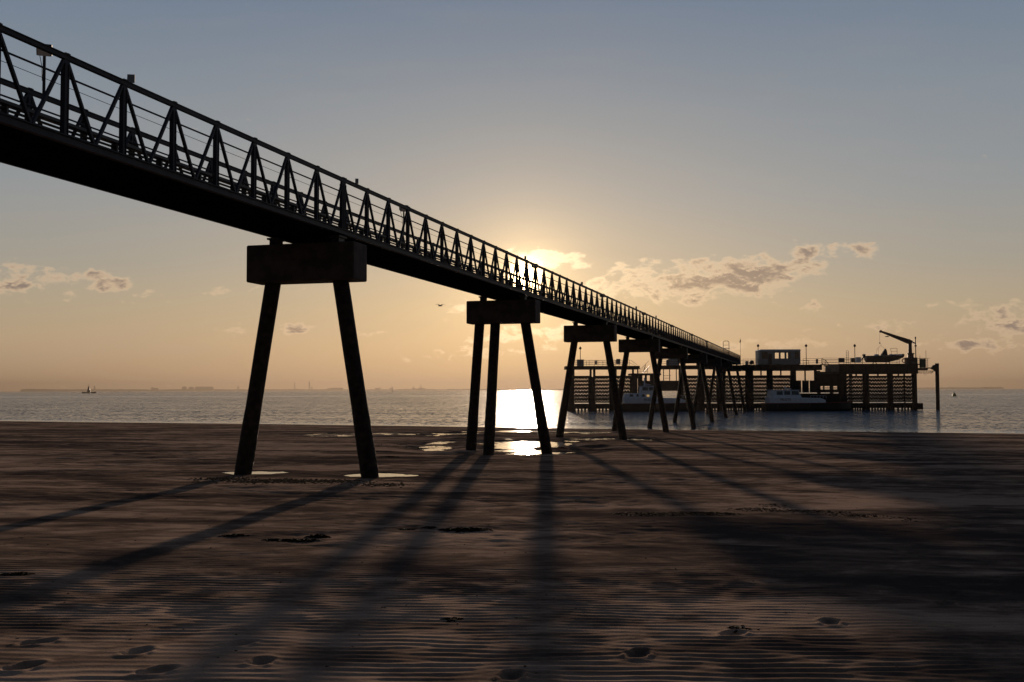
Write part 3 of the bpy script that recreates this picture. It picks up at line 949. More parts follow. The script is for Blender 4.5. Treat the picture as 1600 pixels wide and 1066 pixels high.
def head_middle():
    c = (X_(1150), YP + 4, 0)
    root = thing('pier_head_platform', 'main deck of the pier head carrying the cabin, on dark piles with perforated screens', 'jetty', c)
    # link deck from behind the fourth pier to the walkway end
    zt = Z_(571, 1100); zb = Z_(576.5, 1100)
    ob('deck', MB().box(X_(1029), X_(1163), YP + .1, YP + 6, zb, zt), 'rust', root)
    zt2 = Z_(570.5, 1220); zb2 = Z_(581, 1220)
    ob('deck', MB().box(X_(1160), X_(1284), YP - .4, YP + 9, zb2 + .3, zt2), 'rust', root)
    f = MB()
    for k in range(22):
        px = 1161 + k * 5.8
        f.box(X_(px), X_(px) + .12, YP - .48, YP - .402, zb2 + .3, zt2 - .1)
    f.box(X_(1160), X_(1284), YP - .52, YP - .40, zt2 - .1, zt2 + .06)
    ob('edge_beam', f, 'rust', root)
    # lower landing
    zl2 = Z_(583.5, 1020)
    ob('landing', MB().box(X_(986), X_(1033), YP - .2, YP + 5, zl2 - .35, zl2), 'rust', root)
    m2 = MB().box(X_(987), X_(996), YP - .1, YP + .6, .5, zl2 - .35).box(X_(1000), X_(1062), YP + 1, YP + 1.3, Z_(611, 1030), Z_(595, 1030))
    m2.box(X_(997), X_(1004), YP, YP + .5, -2, zl2 - .36); m2.box(X_(1008), X_(1011), YP, YP + .5, Z_(612, 1010), zl2 - .36)
    m2.box(X_(1016), X_(1030), YP + .3, YP + .7, Z_(612, 1020), zl2 - .36)
    ob('screen_wall', m2, 'rust', root)
    rail(root, [(X_(1000), YP, zl2), (X_(1012), YP, zl2)], 1.0)
    b_ = MB()
    b_.beam((X_(1005), YP + .5, zl2), (X_(1016), YP + .5, Z_(572, 1016)), .5, .12)
    b_.path([(X_(1003), YP + .2, zl2 + 1), (X_(1014), YP + .2, Z_(564, 1014))], .04)
    b_.path([(X_(1006), YP + .2, zl2 + .4), (X_(1009), YP + .2, zl2 + 1.6)], .07)
    ob('stairway', b_, 'dark_steel', root)
    rail(root, [(X_(1029), YP + .2, zt), (X_(1060), YP + .2, zt)])
    b_ = MB()
    for px in (1037, 1046.5, 1057):
        ob('hanger', MB().box(X_(px), X_(px + 1.2), YP + .5, YP + .7, Z_(595, px), zb - .002), 'dark_steel', root)
    b_.path([(X_(1038), YP + .3, Z_(587, 1040)), (X_(1049), YP + .3, Z_(587, 1040))], .04)
    ob('pipe', MB().path([(X_(1039), YP + .3, Z_(591, 1040)), (X_(1048), YP + .3, Z_(591, 1040))], .04), 'dark_steel', root)
    ob('pipe', b_, 'dark_steel', root)
    for (a, b2) in ((1061, 1069), (1091, 1101), (1121, 1135), (1166, 1178.5), (1199, 1208.6), (1236, 1245)):
        pile(root, a, b2, YP, zb2 + .31 if a > 1150 else zb + .01)
    for (a, b2) in ((1070, 1090.5), (1101.5, 1120.5), (1135.5, 1165.5), (1179, 1198.5), (1209, 1235.8)):
        a -= 2; b2 += 2
        mb = MB(); screen(mb, X_(a), X_(b2), Z_S0, 7, YP + .6)
        mb.box(X_(a), X_(b2), YP + .55, YP + .8, Z_S1, Z_S1 + .35)
        ob('perforated_screen', mb, 'rust', root)
        mb = MB().box(X_(a), X_(b2), YP + .5, YP + .85, .42, 1.38).box(X_(a), X_(b2), YP + .5, YP + .85, -1.5, .10)
        n = int((b2 - a) / 4.2)
        for k in range(n + 1):
            xx = X_(a) + (X_(b2) - X_(a)) * k / (n + .5)
            mb.box(xx, xx + .34, YP + .55, YP + .75, .1, .42)
        ob('waling', mb, 'rust', root)
    # small hangers above the screens
    for (pa, w_, zq) in ((1189, .25, Z_S1 + .35), (1220, .25, Z_S1 + .35), (1258, .25, Z_(595, 1258)), (1273, .49, Z_(595, 1258))):
        ob('hanger', MB().box(X_(pa), X_(pa) + w_, YP + .3, YP + .5, zq, zb2 + .3), 'rust', root)
    # closed part behind the launch, with narrow slots
    d = MB()
    zA, zB_ = Z_(594.6, 1260), Z_(613.5, 1260)
    for (a, b2) in ((1245, 1252.5), (1254.5, 1264.5), (1266.2, 1312)):
        d.box(X_(a), X_(b2), YP + .3, YP + .55, Z_(603.5, 1280) if a > 1266 else zB_, zA)
    d.box(X_(1266.2), X_(1312), YP + .3, YP + .55, zB_, Z_(608.8, 1280))
    for (a, b2) in ((1266.2, 1281), (1287, 1289), (1300, 1302), (1309, 1312)):
        d.box(X_(a), X_(b2), YP + .32, YP + .5, Z_(608.8, 1280), Z_(603.5, 1280))
    d.box(X_(1285), X_(1313), YP + .34, YP + .48, Z_(606.6, 1280), Z_(605.6, 1280))
    d.box(X_(1245), X_(1312), YP + .3, YP + .55, .5, Z_(615, 1260))
    d.box(X_(1276), X_(1312), YP + .3, YP + .55, Z_(594.6, 1280) + .001, Z_(583, 1280))
    ob('screen_wall', d, 'rust', root)
    rail(root, [(X_(1161), YP - .2, zt2), (X_(1186), YP - .2, zt2)], 1.15, 1, 1.6)
    rail(root, [(X_(1255), YP - .2, zt2), (X_(1284), YP - .2, zt2)], 1.2, 2, 2.2)
    rail(root, [(X_(1161), YP + 8.8, zt2), (X_(1284), YP + 8.8, zt2)], 1.1, 1, 3)
    b_ = MB()
    b_.path([(X_(1284), YP - .2, zt2 + 1.2), (X_(1290), YP - .2, zt2 + .9), (X_(1300), YP - .2, zt2 - .8)], .06)
    b_.path([(X_(1284), YP - .2, zt2 + .3), (X_(1290), YP - .2, zt2 - .3), (X_(1298), YP - .2, zt2 - 1.3)], .08)
    for k in range(7):
        px = 1286 + k * 2
        b_.tube((X_(px), YP - .2, zt2 - 1.2), (X_(px), YP - .2, zt2 + 1.0 - k * .22), .035, n=5)
    b_.box(X_(1284), X_(1311), YP, YP + 3, zt2 - 1.75, zt2 - 1.3)
    ob('stairway', b_, 'dark_steel', root)
    for (x, y) in ((1172, 8), (1204, 8), (1242, 8), (1280, 8), (1300, 6)):
        pile(root, x - 3, x + 3, YP + y, zb2 + .3)
    return zt2
zm = head_middle()

def winch(px, label):
    x = X_(px); y = YP + 1.0
    root = thing('mooring_winch', label, 'winch', (x, y, zm))
    ob('drum', MB().tube((x - .05, y - .3, zm + .55), (x - .05, y + .4, zm + .55), .42, n=14), 'dark_steel', root)
    ob('frame', MB().beam((x - .5, y, zm), (x, y - .35, zm + .9), .1, .1).beam((x + .5, y, zm), (x, y - .35, zm + .9), .1, .1).box(x - .6, x + .6, y - .4, y + .4, zm, zm + .08), 'dark_steel', root)
winch(1177, 'dark mooring winch left of the cabin behind the railing')
kit('equipment_cabinet', 1165.5, 1169.5, zm + .01, .75, YP + .8, .5, 'grey', 'small dark box behind the railing at the walkway end', 'cabinet')
kit('equipment_cabinet', 1276, 1279, zm + .25, .85, YP + .6, .4, 'grey', 'dark post box on the railing right of the cabin', 'cabinet')
kit('storage_box', 1042, 1048.5, Z_(571, 1040) + .01, 1.05, YP + 1, .9, 'grey', 'dark bollard shaped box seen between the fourth and fifth piers', 'box')
kit('equipment_cabinet', 1046, 1062, Z_(571, 1040) + .01, 1.7, YP + 3, 1.6, 'grey', 'wide pale plant cabinet behind the fifth pier on the link deck', 'cabinet')

def cabin():
    x0, x1 = X_(1189), X_(1254); y0, y1 = YP + 1.2, YP + 4.4
    z0 = zm; z1 = Z_(547.5, 1220)
    root = thing('control_cabin', 'long low portable cabin with three windows on the pier head', 'cabin', ((x0 + x1) / 2, y0, z0))
    zw0, zw1 = Z_(560, 1220), Z_(550.5, 1220)
    wins = [(1193.5, 1202), (1213.8, 1220), (1222.8, 1229), (1232, 1238.3), (1246, 1251)]
    b_ = MB()
    # front wall built round its openings
    b_.box(x0, x1, y0, y0 + .12, z0 + .15, zw0)
    b_.box(x0, x1, y0, y0 + .12, zw1, z1)
    e = x0
    for (a, c) in wins:
        b_.box(e, X_(a), y0, y0 + .12, zw0, zw1); e = X_(c)
    b_.box(e, x1, y0, y0 + .12, zw0, zw1)
    b_.box(x0, x0 + .1, y0 + .12, y1 - .12, z0 + .15, z1); b_.box(x1 - .1, x1, y0 + .12, y1 - .12, z0 + .15, z1)
    # rear wall with matching window openings, so the sky shows through
    b_.box(x0, x1, y1 - .12, y1, z0 + .15, zw0 - .05); b_.box(x0, x1, y1 - .12, y1, zw1 + .05, z1)
    e = x0
    for (a, c) in [(1213, 1240)]:
        b_.box(e, X_(a), y1 - .12, y1, zw0 - .05, zw1 + .05); e = X_(c) + .1
    b_.box(e, x1, y1 - .12, y1, zw0 - .05, zw1 + .05)
    b_.box(x0 + .1, x1 - .1, y0 + .12, y1 - .12, z0 + .15, z0 + .25)
    for k in range(int((x1 - x0) / .4)):
        xx = x0 + .2 + k * .4
        b_.box(xx, xx + .03, y0 - .02, y0 - .001, z0 + .2, zw0 - .1)
    ob('wall', b_, 'grey', root)
    r = MB()
    r.prism_y([(x0 - .1, z1), (x1 + .1, z1), (x1 - .1, z1 + .22), (x0 + .3, z1 + .22)], y0 - .12, y1 + .12)
    ob('roof', r, 'white', root)
    for (a, c) in wins:
        xa, xc = X_(a), X_(c)
        f = MB().box(xa, xc, y0 - .03, y0 - .001, zw0 - .06, zw0 - .0).box(xa, xc, y0 - .03, y0 - .001, zw1, zw1 + .06)
        f.box(xa - .06, xa, y0 - .03, y0 - .001, zw0 - .06, zw1 + .06).box(xc, xc + .06, y0 - .03, y0 - .001, zw0 - .06, zw1 + .06)
        if a in (1193.5, 1246):
            f.box((xa + xc) / 2 - .03, (xa + xc) / 2 + .03, y0 - .03, y0 + .02, zw0, zw1)
        w = ob('window', f, 'dark_steel', root)
        if a in (1193.5, 1246):
            ob('pane', MB().box(xa, xc, y0 + .05, y0 + .06, zw0, zw1), 'glass', w)
    d = MB().box(X_(1203.5), X_(1209), y0 - .05, y0 - .002, z0 + .2, z0 + 2.2)
    d = ob('door', d, 'dark_steel', root)
    ob('handle', MB().box(X_(1208) - .05, X_(1208) + .05, y0 - .12, y0 - .052, z0 + 1.1, z0 + 1.16), 'grey', d)
    s_ = MB()
    for px in (1192, 1205, 1220, 1235, 1250):
        s_.box(X_(px), X_(px) + .3, y0 + .1, y1 - .1, z0 + .0, z0 + .149)
    ob('skid', s_, 'dark_steel', root)
cabin()

def head_right():
    root = thing('crane_platform', 'right end of the pier head carrying crane and dinghy, with perforated screens below', 'jetty', (X_(1375), YP + 4, 0))
    zt = Z_(569, 1370); zb = Z_(584, 1370)
    ob('deck', MB().box(X_(1311), X_(1434), YP - .3, YP + 9, zb, zt), 'rust', root)
    f = MB()
    for k in range(12):
        px = 1313 + k * 10.6
        f.box(X_(px), X_(px) + .2, YP - .42, YP - .302, zb, zt - .2)
    f.box(X_(1311), X_(1437), YP - .46, YP - .30, zt - .2, zt + .05)
    ob('edge_beam', f, 'rust', root)
    for (a, b_) in ((1312, 1325), (1349, 1358.5), (1387.5, 1397), (1426, 1434.3), (1412.8, 1414.9)):
        pile(root, a, b_, YP, zb + .01)
    for (a, b_) in ((1325.5, 1349), (1359, 1387.2), (1397.5, 1412.6), (1415, 1426)):
        a -= 1; b_ += 1
        mb = MB(); screen(mb, X_(a), X_(b_), Z_S0, 7, YP + .6)
        mb.box(X_(a), X_(b_), YP + .55, YP + .8, Z_S1, Z_S1 + .22)
        ob('perforated_screen', mb, 'rust', root)
        mb = MB().box(X_(a), X_(b_), YP + .5, YP + .85, .42, 1.38).box(X_(a), X_(b_), YP + .5, YP + .85, -1.5, .10)
        n = 7 if a < 1390 else 3
        for k in range(n):
            xx = X_(a) + (X_(b_) - X_(a)) * k / (n - .4)
            mb.box(xx, xx + .30, YP + .55, YP + .75, .1, .42)
        ob('waling', mb, 'rust', root)
    ob('fender', MB().box(X_(1424), X_(1439.5), YP - .7, YP - .02, .1, 1.35), 'rust', root)
    for px in (1338, 1352, 1372, 1404, 1413):
        ob('hanger', MB().box(X_(px), X_(px + 2.2), YP + .3, YP + .5, Z_S1 + .22, zb), 'rust', root)
    rail(root, [(X_(1284.5), YP - .2, zt + .01), (X_(1311), YP - .2, zt + .01)], 1.15, 2, 2.4)
    ob('deck', MB().box(X_(1283), X_(1311), YP - .3, YP + .5, zt - .12, zt - .001), 'dark_steel', root)
    rail(root, [(X_(1311), YP - .1, zt), (X_(1420), YP - .1, zt)], 1.15, 2, 2.0)
    rail(root, [(X_(1311), YP + 8.8, zt), (X_(1432), YP + 8.8, zt)], 1.1, 1, 3)
    for (x, y) in ((1330, 8), (1356, 8), (1392, 8), (1428, 8)):
        pile(root, x - 3, x + 3, YP + y, zb)
    return zt
zr = head_right()
kit('storage_box', 1312, 1320.5, zr + .4, .75, YP + .4, .6, 'rubber', 'dark box on the railing at the left of the crane platform', 'box')
kit('storage_box', 1331.5, 1336, zr + .4, .7, YP + .4, .6, 'rubber', 'dark box beside the lamp post on the crane platform', 'box')
kit('equipment_cabinet', 1339, 1346, zr + .3, 1.0, YP + .6, .8, 'white', 'white cabinet left of the dinghy stern', 'cabinet')
def ladder():
    x0, x1 = X_(1323.5), X_(1327)
    mb = MB()
    for x in (x0, x1):
        mb.tube((x, YP + .2, zr), (x, YP + .2, Z_(548.5, 1325)), .035, n=5)
    for k in range(8):
        z = zr + .3 + k * .33
        mb.tube((x0, YP + .2, z), (x1, YP + .2, z), .028, n=5)
    solo('ladder', mb, 'dark_steel', 'thin upright ladder standing left of the fourth globe lamp post', 'ladder')
ladder()

def crane():
    Y = YP + 2.5
    x = X_(1423, Y)
    root = thing('davit_crane', 'dark davit crane with its boom raised over the dinghy', 'crane', (x, Y, zr))
    ob('base', MB().lathe((x + .1, Y, zr), [(.85, 0), (.85, .3), (.6, .5), (.55, 1.9), (.72, 2.0), (.72, 2.15)], 14).box(x - .9, x + 1.2, Y - .5, Y + .6, zr + .01, zr + 1.3), 'dark_steel', root)
    zt = Z_(533, 1423, Y)
    ob('mast', MB().tube((x + .0, Y, zr + 2), (x, Y, zt - .2), .38, .33, n=14), 'dark_steel', root)
    tip = W(1376, 518, Y)
    kn = Vector((x + .1, Y, zt - .25))
    b_ = MB()
    d = (tip - kn).normalized()
    up = Vector((0, 0, 1)) - d * d.z; up.normalize()
    sd_ = Vector((0, 1, 0))
    secs = []
    for t, h, w in ((-.3, .40, .2), (.6, .44, .2), (3.5, .28, .15), (6.15, .16, .1)):
        c = kn + d * t
        secs.append([c - up * h - sd_ * w, c + up * h - sd_ * w, c + up * h + sd_ * w, c - up * h + sd_ * w])
    b_.loft(secs)
    bo = ob('boom', b_, 'dark_steel', root)
    ob('sheave', MB().tube(tip + Vector((0, -.12, 0)), tip + Vector((0, .12, 0)), .26, n=12), 'dark_steel', bo)
    ob('winch', MB().tube((x - .2, Y - .3, zt + .1), (x - .2, Y + .3, zt + .1), .25, n=12).box(x - .4, x, Y - .2, Y + .2, zt - .1, zt + .2), 'dark_steel', root)
    hk = W(1374, 535, Y)
    ob('hoist_rope', MB().tube(tip + Vector((-.2, 0, -.1)), (tip.x - .2, Y, hk.z), .02, n=5).tube((x - .2, Y, zt + .3), tip + Vector((0, 0, .22)), .012, n=5), 'black', root)
    ob('hook', MB().lathe((tip.x - .2, Y, hk.z - .3), [(.04, 0), (.12, .06), (.13, .2), (.05, .3)], 8), 'dark_steel', root)
    a = W(1386, 526.2, Y)
    ob('floodlight', MB().box(a.x - .3, a.x + .3, Y - .2, Y + .2, a.z - .06, a.z + .09).tube(a, a + Vector((.3, 0, .45)), .03, n=5), 'grey', root)
    return tip, hk
tip, hk = crane()

def dinghy():
    Y = YP + 1.9
    x0, x1 = X_(1353, Y), X_(1413.5, Y)
    zk = Z_(566, 1380, Y)
    root = thing('rigid_dinghy', 'rigid inflatable dinghy with white cushions resting on cradles under the crane', 'boat', ((x0 + x1) / 2, Y, zk))
    L = x1 - x0
    h = MB(); secs = []
    for t in np.linspace(0, 1, 14):
        x = x0 + L * t
        w = .95 * (1 - max(0, (t - .55) / .45) ** 2.2) + .02
        keel = zk + .05 + .95 * max(0, (t - .5) / .5) ** 2.2
        top = zk + .95 + .38 * t ** 2
        secs.append([(x, Y, keel), (x, Y - w * .7, keel + (top - keel) * .45), (x, Y - w, top), (x, Y + w, top), (x, Y + w * .7, keel + (top - keel) * .45)])
    h.loft(secs)
    ob('hull', h, 'rubber', root)
    t_ = MB()
    pts = []
    for s_ in (-1, 1):
        p = []
        for t in np.linspace(0, 1, 12):
            x = x0 - .2 + (L + .1) * t
            w = 1.05 * (1 - max(0, (t - .55) / .45) ** 2.2)
            p.append((x, Y + s_ * w, zk + 1.0 + .38 * t ** 2))
        t_.path(p, .23, 10)
    ob('tube_collar', t_, 'rubber', root, smooth=True)
    for px in (1368, 1391, 1397.5, 1404):
        c = W(px, 555, Y)
        cu = MB().lathe((c.x, Y - .6, zk + 1.12), [(.1, 0), (.45, .08), (.5, .25), (.36, .38), (.1, .42)], 10)
        ob('cushion', cu, 'white', root, smooth=True)
    x = X_(1382.5, Y)
    c = MB().loft([[(x - .65, Y - .4, zk + 1.2), (x + .55, Y - .4, zk + 1.2), (x + .55, Y + .4, zk + 1.2), (x - .65, Y + .4, zk + 1.2)],
                   [(x - .5, Y - .35, zk + 1.6), (x + .52, Y - .35, zk + 1.6), (x + .52, Y + .35, zk + 1.6), (x - .5, Y + .35, zk + 1.6)],
                   [(x - .1, Y - .25, zk + 2.2), (x + .45, Y - .25, zk + 2.2), (x + .45, Y + .25, zk + 2.2), (x - .1, Y + .25, zk + 2.2)],
                   [(x + .12, Y - .1, zk + 2.55), (x + .28, Y - .1, zk + 2.6), (x + .28, Y + .1, zk + 2.6), (x + .12, Y + .1, zk + 2.55)]])
    ob('console_cover', c, 'cloth', root)
    o = MB().box(x0 - .5, x0 - .05, Y - .25, Y + .25, zk + 1.1, zk + 1.55).beam((x0 - .3, Y, zk + 1.1), (x0 - .85, Y, zk + .35), .16, .22)
    ob('outboard_motor', o, 'black', root)
    fa, fb = X_(1392.5, Y), X_(1402.5, Y)
    zf = Z_(544.5, 1397, Y)
    ob('roll_bar', MB().path([(fa + .2, Y, zk + 1.3), (fa, Y, zf), (fb, Y, zf + .02), (fb + .05, Y, zk + 1.3)], .035).path([(fa + .1, Y, zf - .6), (fb, Y, zf - .55)], .03), 'dark_steel', root)
    for px in (1367, 1388):
        xx = X_(px, Y)
        ob('cradle', MB().beam((xx - .45, Y, zr), (xx, Y, zk + .3), .1, .12).beam((xx + .45, Y, zr), (xx, Y, zk + .3), .1, .12).box(xx - .15, xx + .15, Y - .8, Y + .8, zk + .0, zk + .2), 'dark_steel', root)
    s = MB()
    hh = Vector((tip.x - .2, Y, hk.z - .35))
    j = Vector((hh.x, Y, Z_(540, 1373, Y)))
    s.tube(hh, j, .02, n=5)
    s.tube(j, W(1383, 546, Y), .02, n=5); s.tube(j, W(1370, 546, Y), .02, n=5)
    s.tube(W(1370, 546, Y), W(1369.5, 554, Y), .02, n=5); s.tube(W(1372, 543, Y), W(1373, 554, Y), .02, n=5)
    ob('sling', s, 'black', root)
dinghy()

def lifebuoy():
    Y = YP - .16
    c = W(1412.3, 563.7, Y)
    mb = MB(); R, r = .36, .09
    vs = []; n, k = 20, 8
    for i in range(n):
        t = 2 * PI * i / n
        for j in range(k):
            u_ = 2 * PI * j / k
            vs.append((c.x + (R + r * math.cos(u_)) * math.cos(t), c.y - .12 + r * math.sin(u_), c.z + (R + r * math.cos(u_)) * math.sin(t)))
    mb.add(vs, [(i * k + j, ((i + 1) % n) * k + j, ((i + 1) % n) * k + (j + 1) % k, i * k + (j + 1) % k) for i in range(n) for j in range(k)])
    solo('life_ring', mb, 'orange', 'round life ring hung on the railing between dinghy and crane', 'life ring', smooth=True)
lifebuoy()

def mast():
    Y = YP + 3
    x = X_(1431.8, Y)
    root = thing('antenna_mast', 'slim mast with cameras and lamp standing right of the crane', 'mast', (x, Y, zr))
    zt = Z_(528.5, 1432, Y)
    ob('pole', MB().tube((x, Y, zr), (x, Y, zt), .10, .08), 'dark_steel', root)
    z1 = Z_(536, 1432, Y)
    ob('camera', MB().beam((x - .55, Y, z1 + .15), (x, Y, z1 - .1), .2, .22), 'dark_steel', root)
    z2 = Z_(540.5, 1432, Y)
    ob('horn', MB().lathe((x, Y, z2 - .15), [(.12, 0), (.26, .08), (.26, .22), (.12, .3)], 10), 'dark_steel', root)
    ob('lamp', MB().lathe((x, Y, zt - .1), [(.1, 0), (.14, .05), (.14, .3), (.06, .38)], 8), 'dark_steel', root)
mast()

def cage():
    Y = YP + .5
    x0, x1 = X_(1435.5, Y), X_(1450.3, Y)
    z0, z1 = Z_(575, 1440, Y), Z_(560, 1440, Y)
    root = thing('side_gantry', 'small caged gantry with green sheeting reaching from the platform to the lone pile', 'gantry', ((x0 + x1) / 2, Y, z0))
    ob('floor', MB().box(x0 - .3, x1, Y, Y + 1.8, z0 - .45, z0), 'rust', root)
    f = MB()
    for x in (x0 + .5, (x0 + x1) / 2 + .3, x1):
        for y in (Y, Y + 1.8):
            f.tube((x, y, z0), (x, y, z1 - (0 if x < x1 else .0)), .045, n=5)
    for k in range(5):
        z = z0 + (z1 - z0) * (k + 1) / 5
        for y in (Y, Y + 1.8):
            f.tube((x0 + .3, y, z), (x1, y, z), .03, n=5)
        f.tube((x1, Y, z), (x1, Y + 1.8, z), .03, n=5)
    f.tube((X_(1450.5, Y), Y + .9, z0), (X_(1450.5, Y), Y + .9, Z_(547.5, 1450, Y)), .035, n=5)
    f.tube((X_(1441, Y), Y + .9, z0), (X_(1441, Y), Y + .9, Z_(555.5, 1450, Y)), .04, n=5)
    f.tube((x0, Y, z1), (X_(1453.5, Y), Y, z1), .03, n=5)
    ob('cage', f, 'dark_steel', root)
    ob('sheeting', MB().box((x0 + x1) / 2 - .35, x1 - .06, Y + .9, Y + .93, z0 + .05, z1 - .1), 'green', root)
    xe = X_(1463, Y)
    ob('arm', MB().box(x1, xe - .4, Y + .3, Y + .8, z0 - .12, z0 + .08), 'rust', root)
    n = MB()
    zn0, zn1 = Z_(583, 1440, Y), Z_(579.8, 1440, Y)
    ca, ce = (X_(1434.5, Y) + X_(1461, Y)) / 2, (X_(1461, Y) - X_(1434.5, Y)) / 2
    prev = None
    for i in range(21):
        t = 2 * PI * i / 20
        p0 = (ca + ce * math.cos(t), Y + .6 + .9 * math.sin(t), zn1); p1 = (ca + (ce - .3) * math.cos(t), Y + .6 + .8 * math.sin(t), zn0)
        n.tube(p0, p1, .025, n=4)
        if prev:
            n.tube(prev[0], p0, .035, n=5); n.tube(prev[1], p1, .035, n=5)
        prev = (p0, p1)
    for px in (1436, 1446, 1448.5):
        n.tube((X_(px, Y), Y + .5, zn0), (X_(px, Y), Y + .5, zn0 - .5), .02, n=4)
    ob('safety_net', n, 'dark_steel', root)
cage()
def lone_pile():
    Y = YP + .5
    x0, x1 = X_(1463.2, Y), X_(1469.2, Y)
    xc = (x0 + x1) / 2; r = (x1 - x0) / 2
    zt = Z_(567.8, 1465, Y)
    root = thing('mooring_pile', 'lone tall round pile standing in the sea right of the platform', 'pile', (xc, Y + .5, 0))
    ob('shaft', MB().tube((xc, Y + .5, -3), (xc, Y + .5, zt), r, n=16), 'rust', root, smooth=False)
    z0 = Z_(575.5, 1463, Y)
    ob('bracket', MB().prism_y([(xc - .2, z0 + .75), (xc - .75, z0 + .6), (xc - 1.15, z0 + .1), (xc - 1.15, z0 - .12), (xc - .8, z0 - .25), (xc - .2, z0 - .75)], Y + .3, Y + .75), 'rust', root)
lone_pile()

# ------------------------------------------------------------------ pilot launches
def text_mesh(body, size, m, parent, loc, rx=PI / 2):
    cu = bpy.data.curves.new('lettering', 'FONT'); cu.body = body; cu.size = size; cu.extrude = .01
    t = bpy.data.objects.new('tmp', cu); COL.objects.link(t)
    dg = bpy.context.evaluated_depsgraph_get()
    me = bpy.data.meshes.new_from_object(t.evaluated_get(dg))
    bpy.data.objects.remove(t)
    me.materials.clear(); me.materials.append(M[m])
    o = bpy.data.objects.new('lettering', me); COL.objects.link(o); o.parent = parent
    o.location = loc; o.rotation_euler = (rx, 0, 0)
    return o

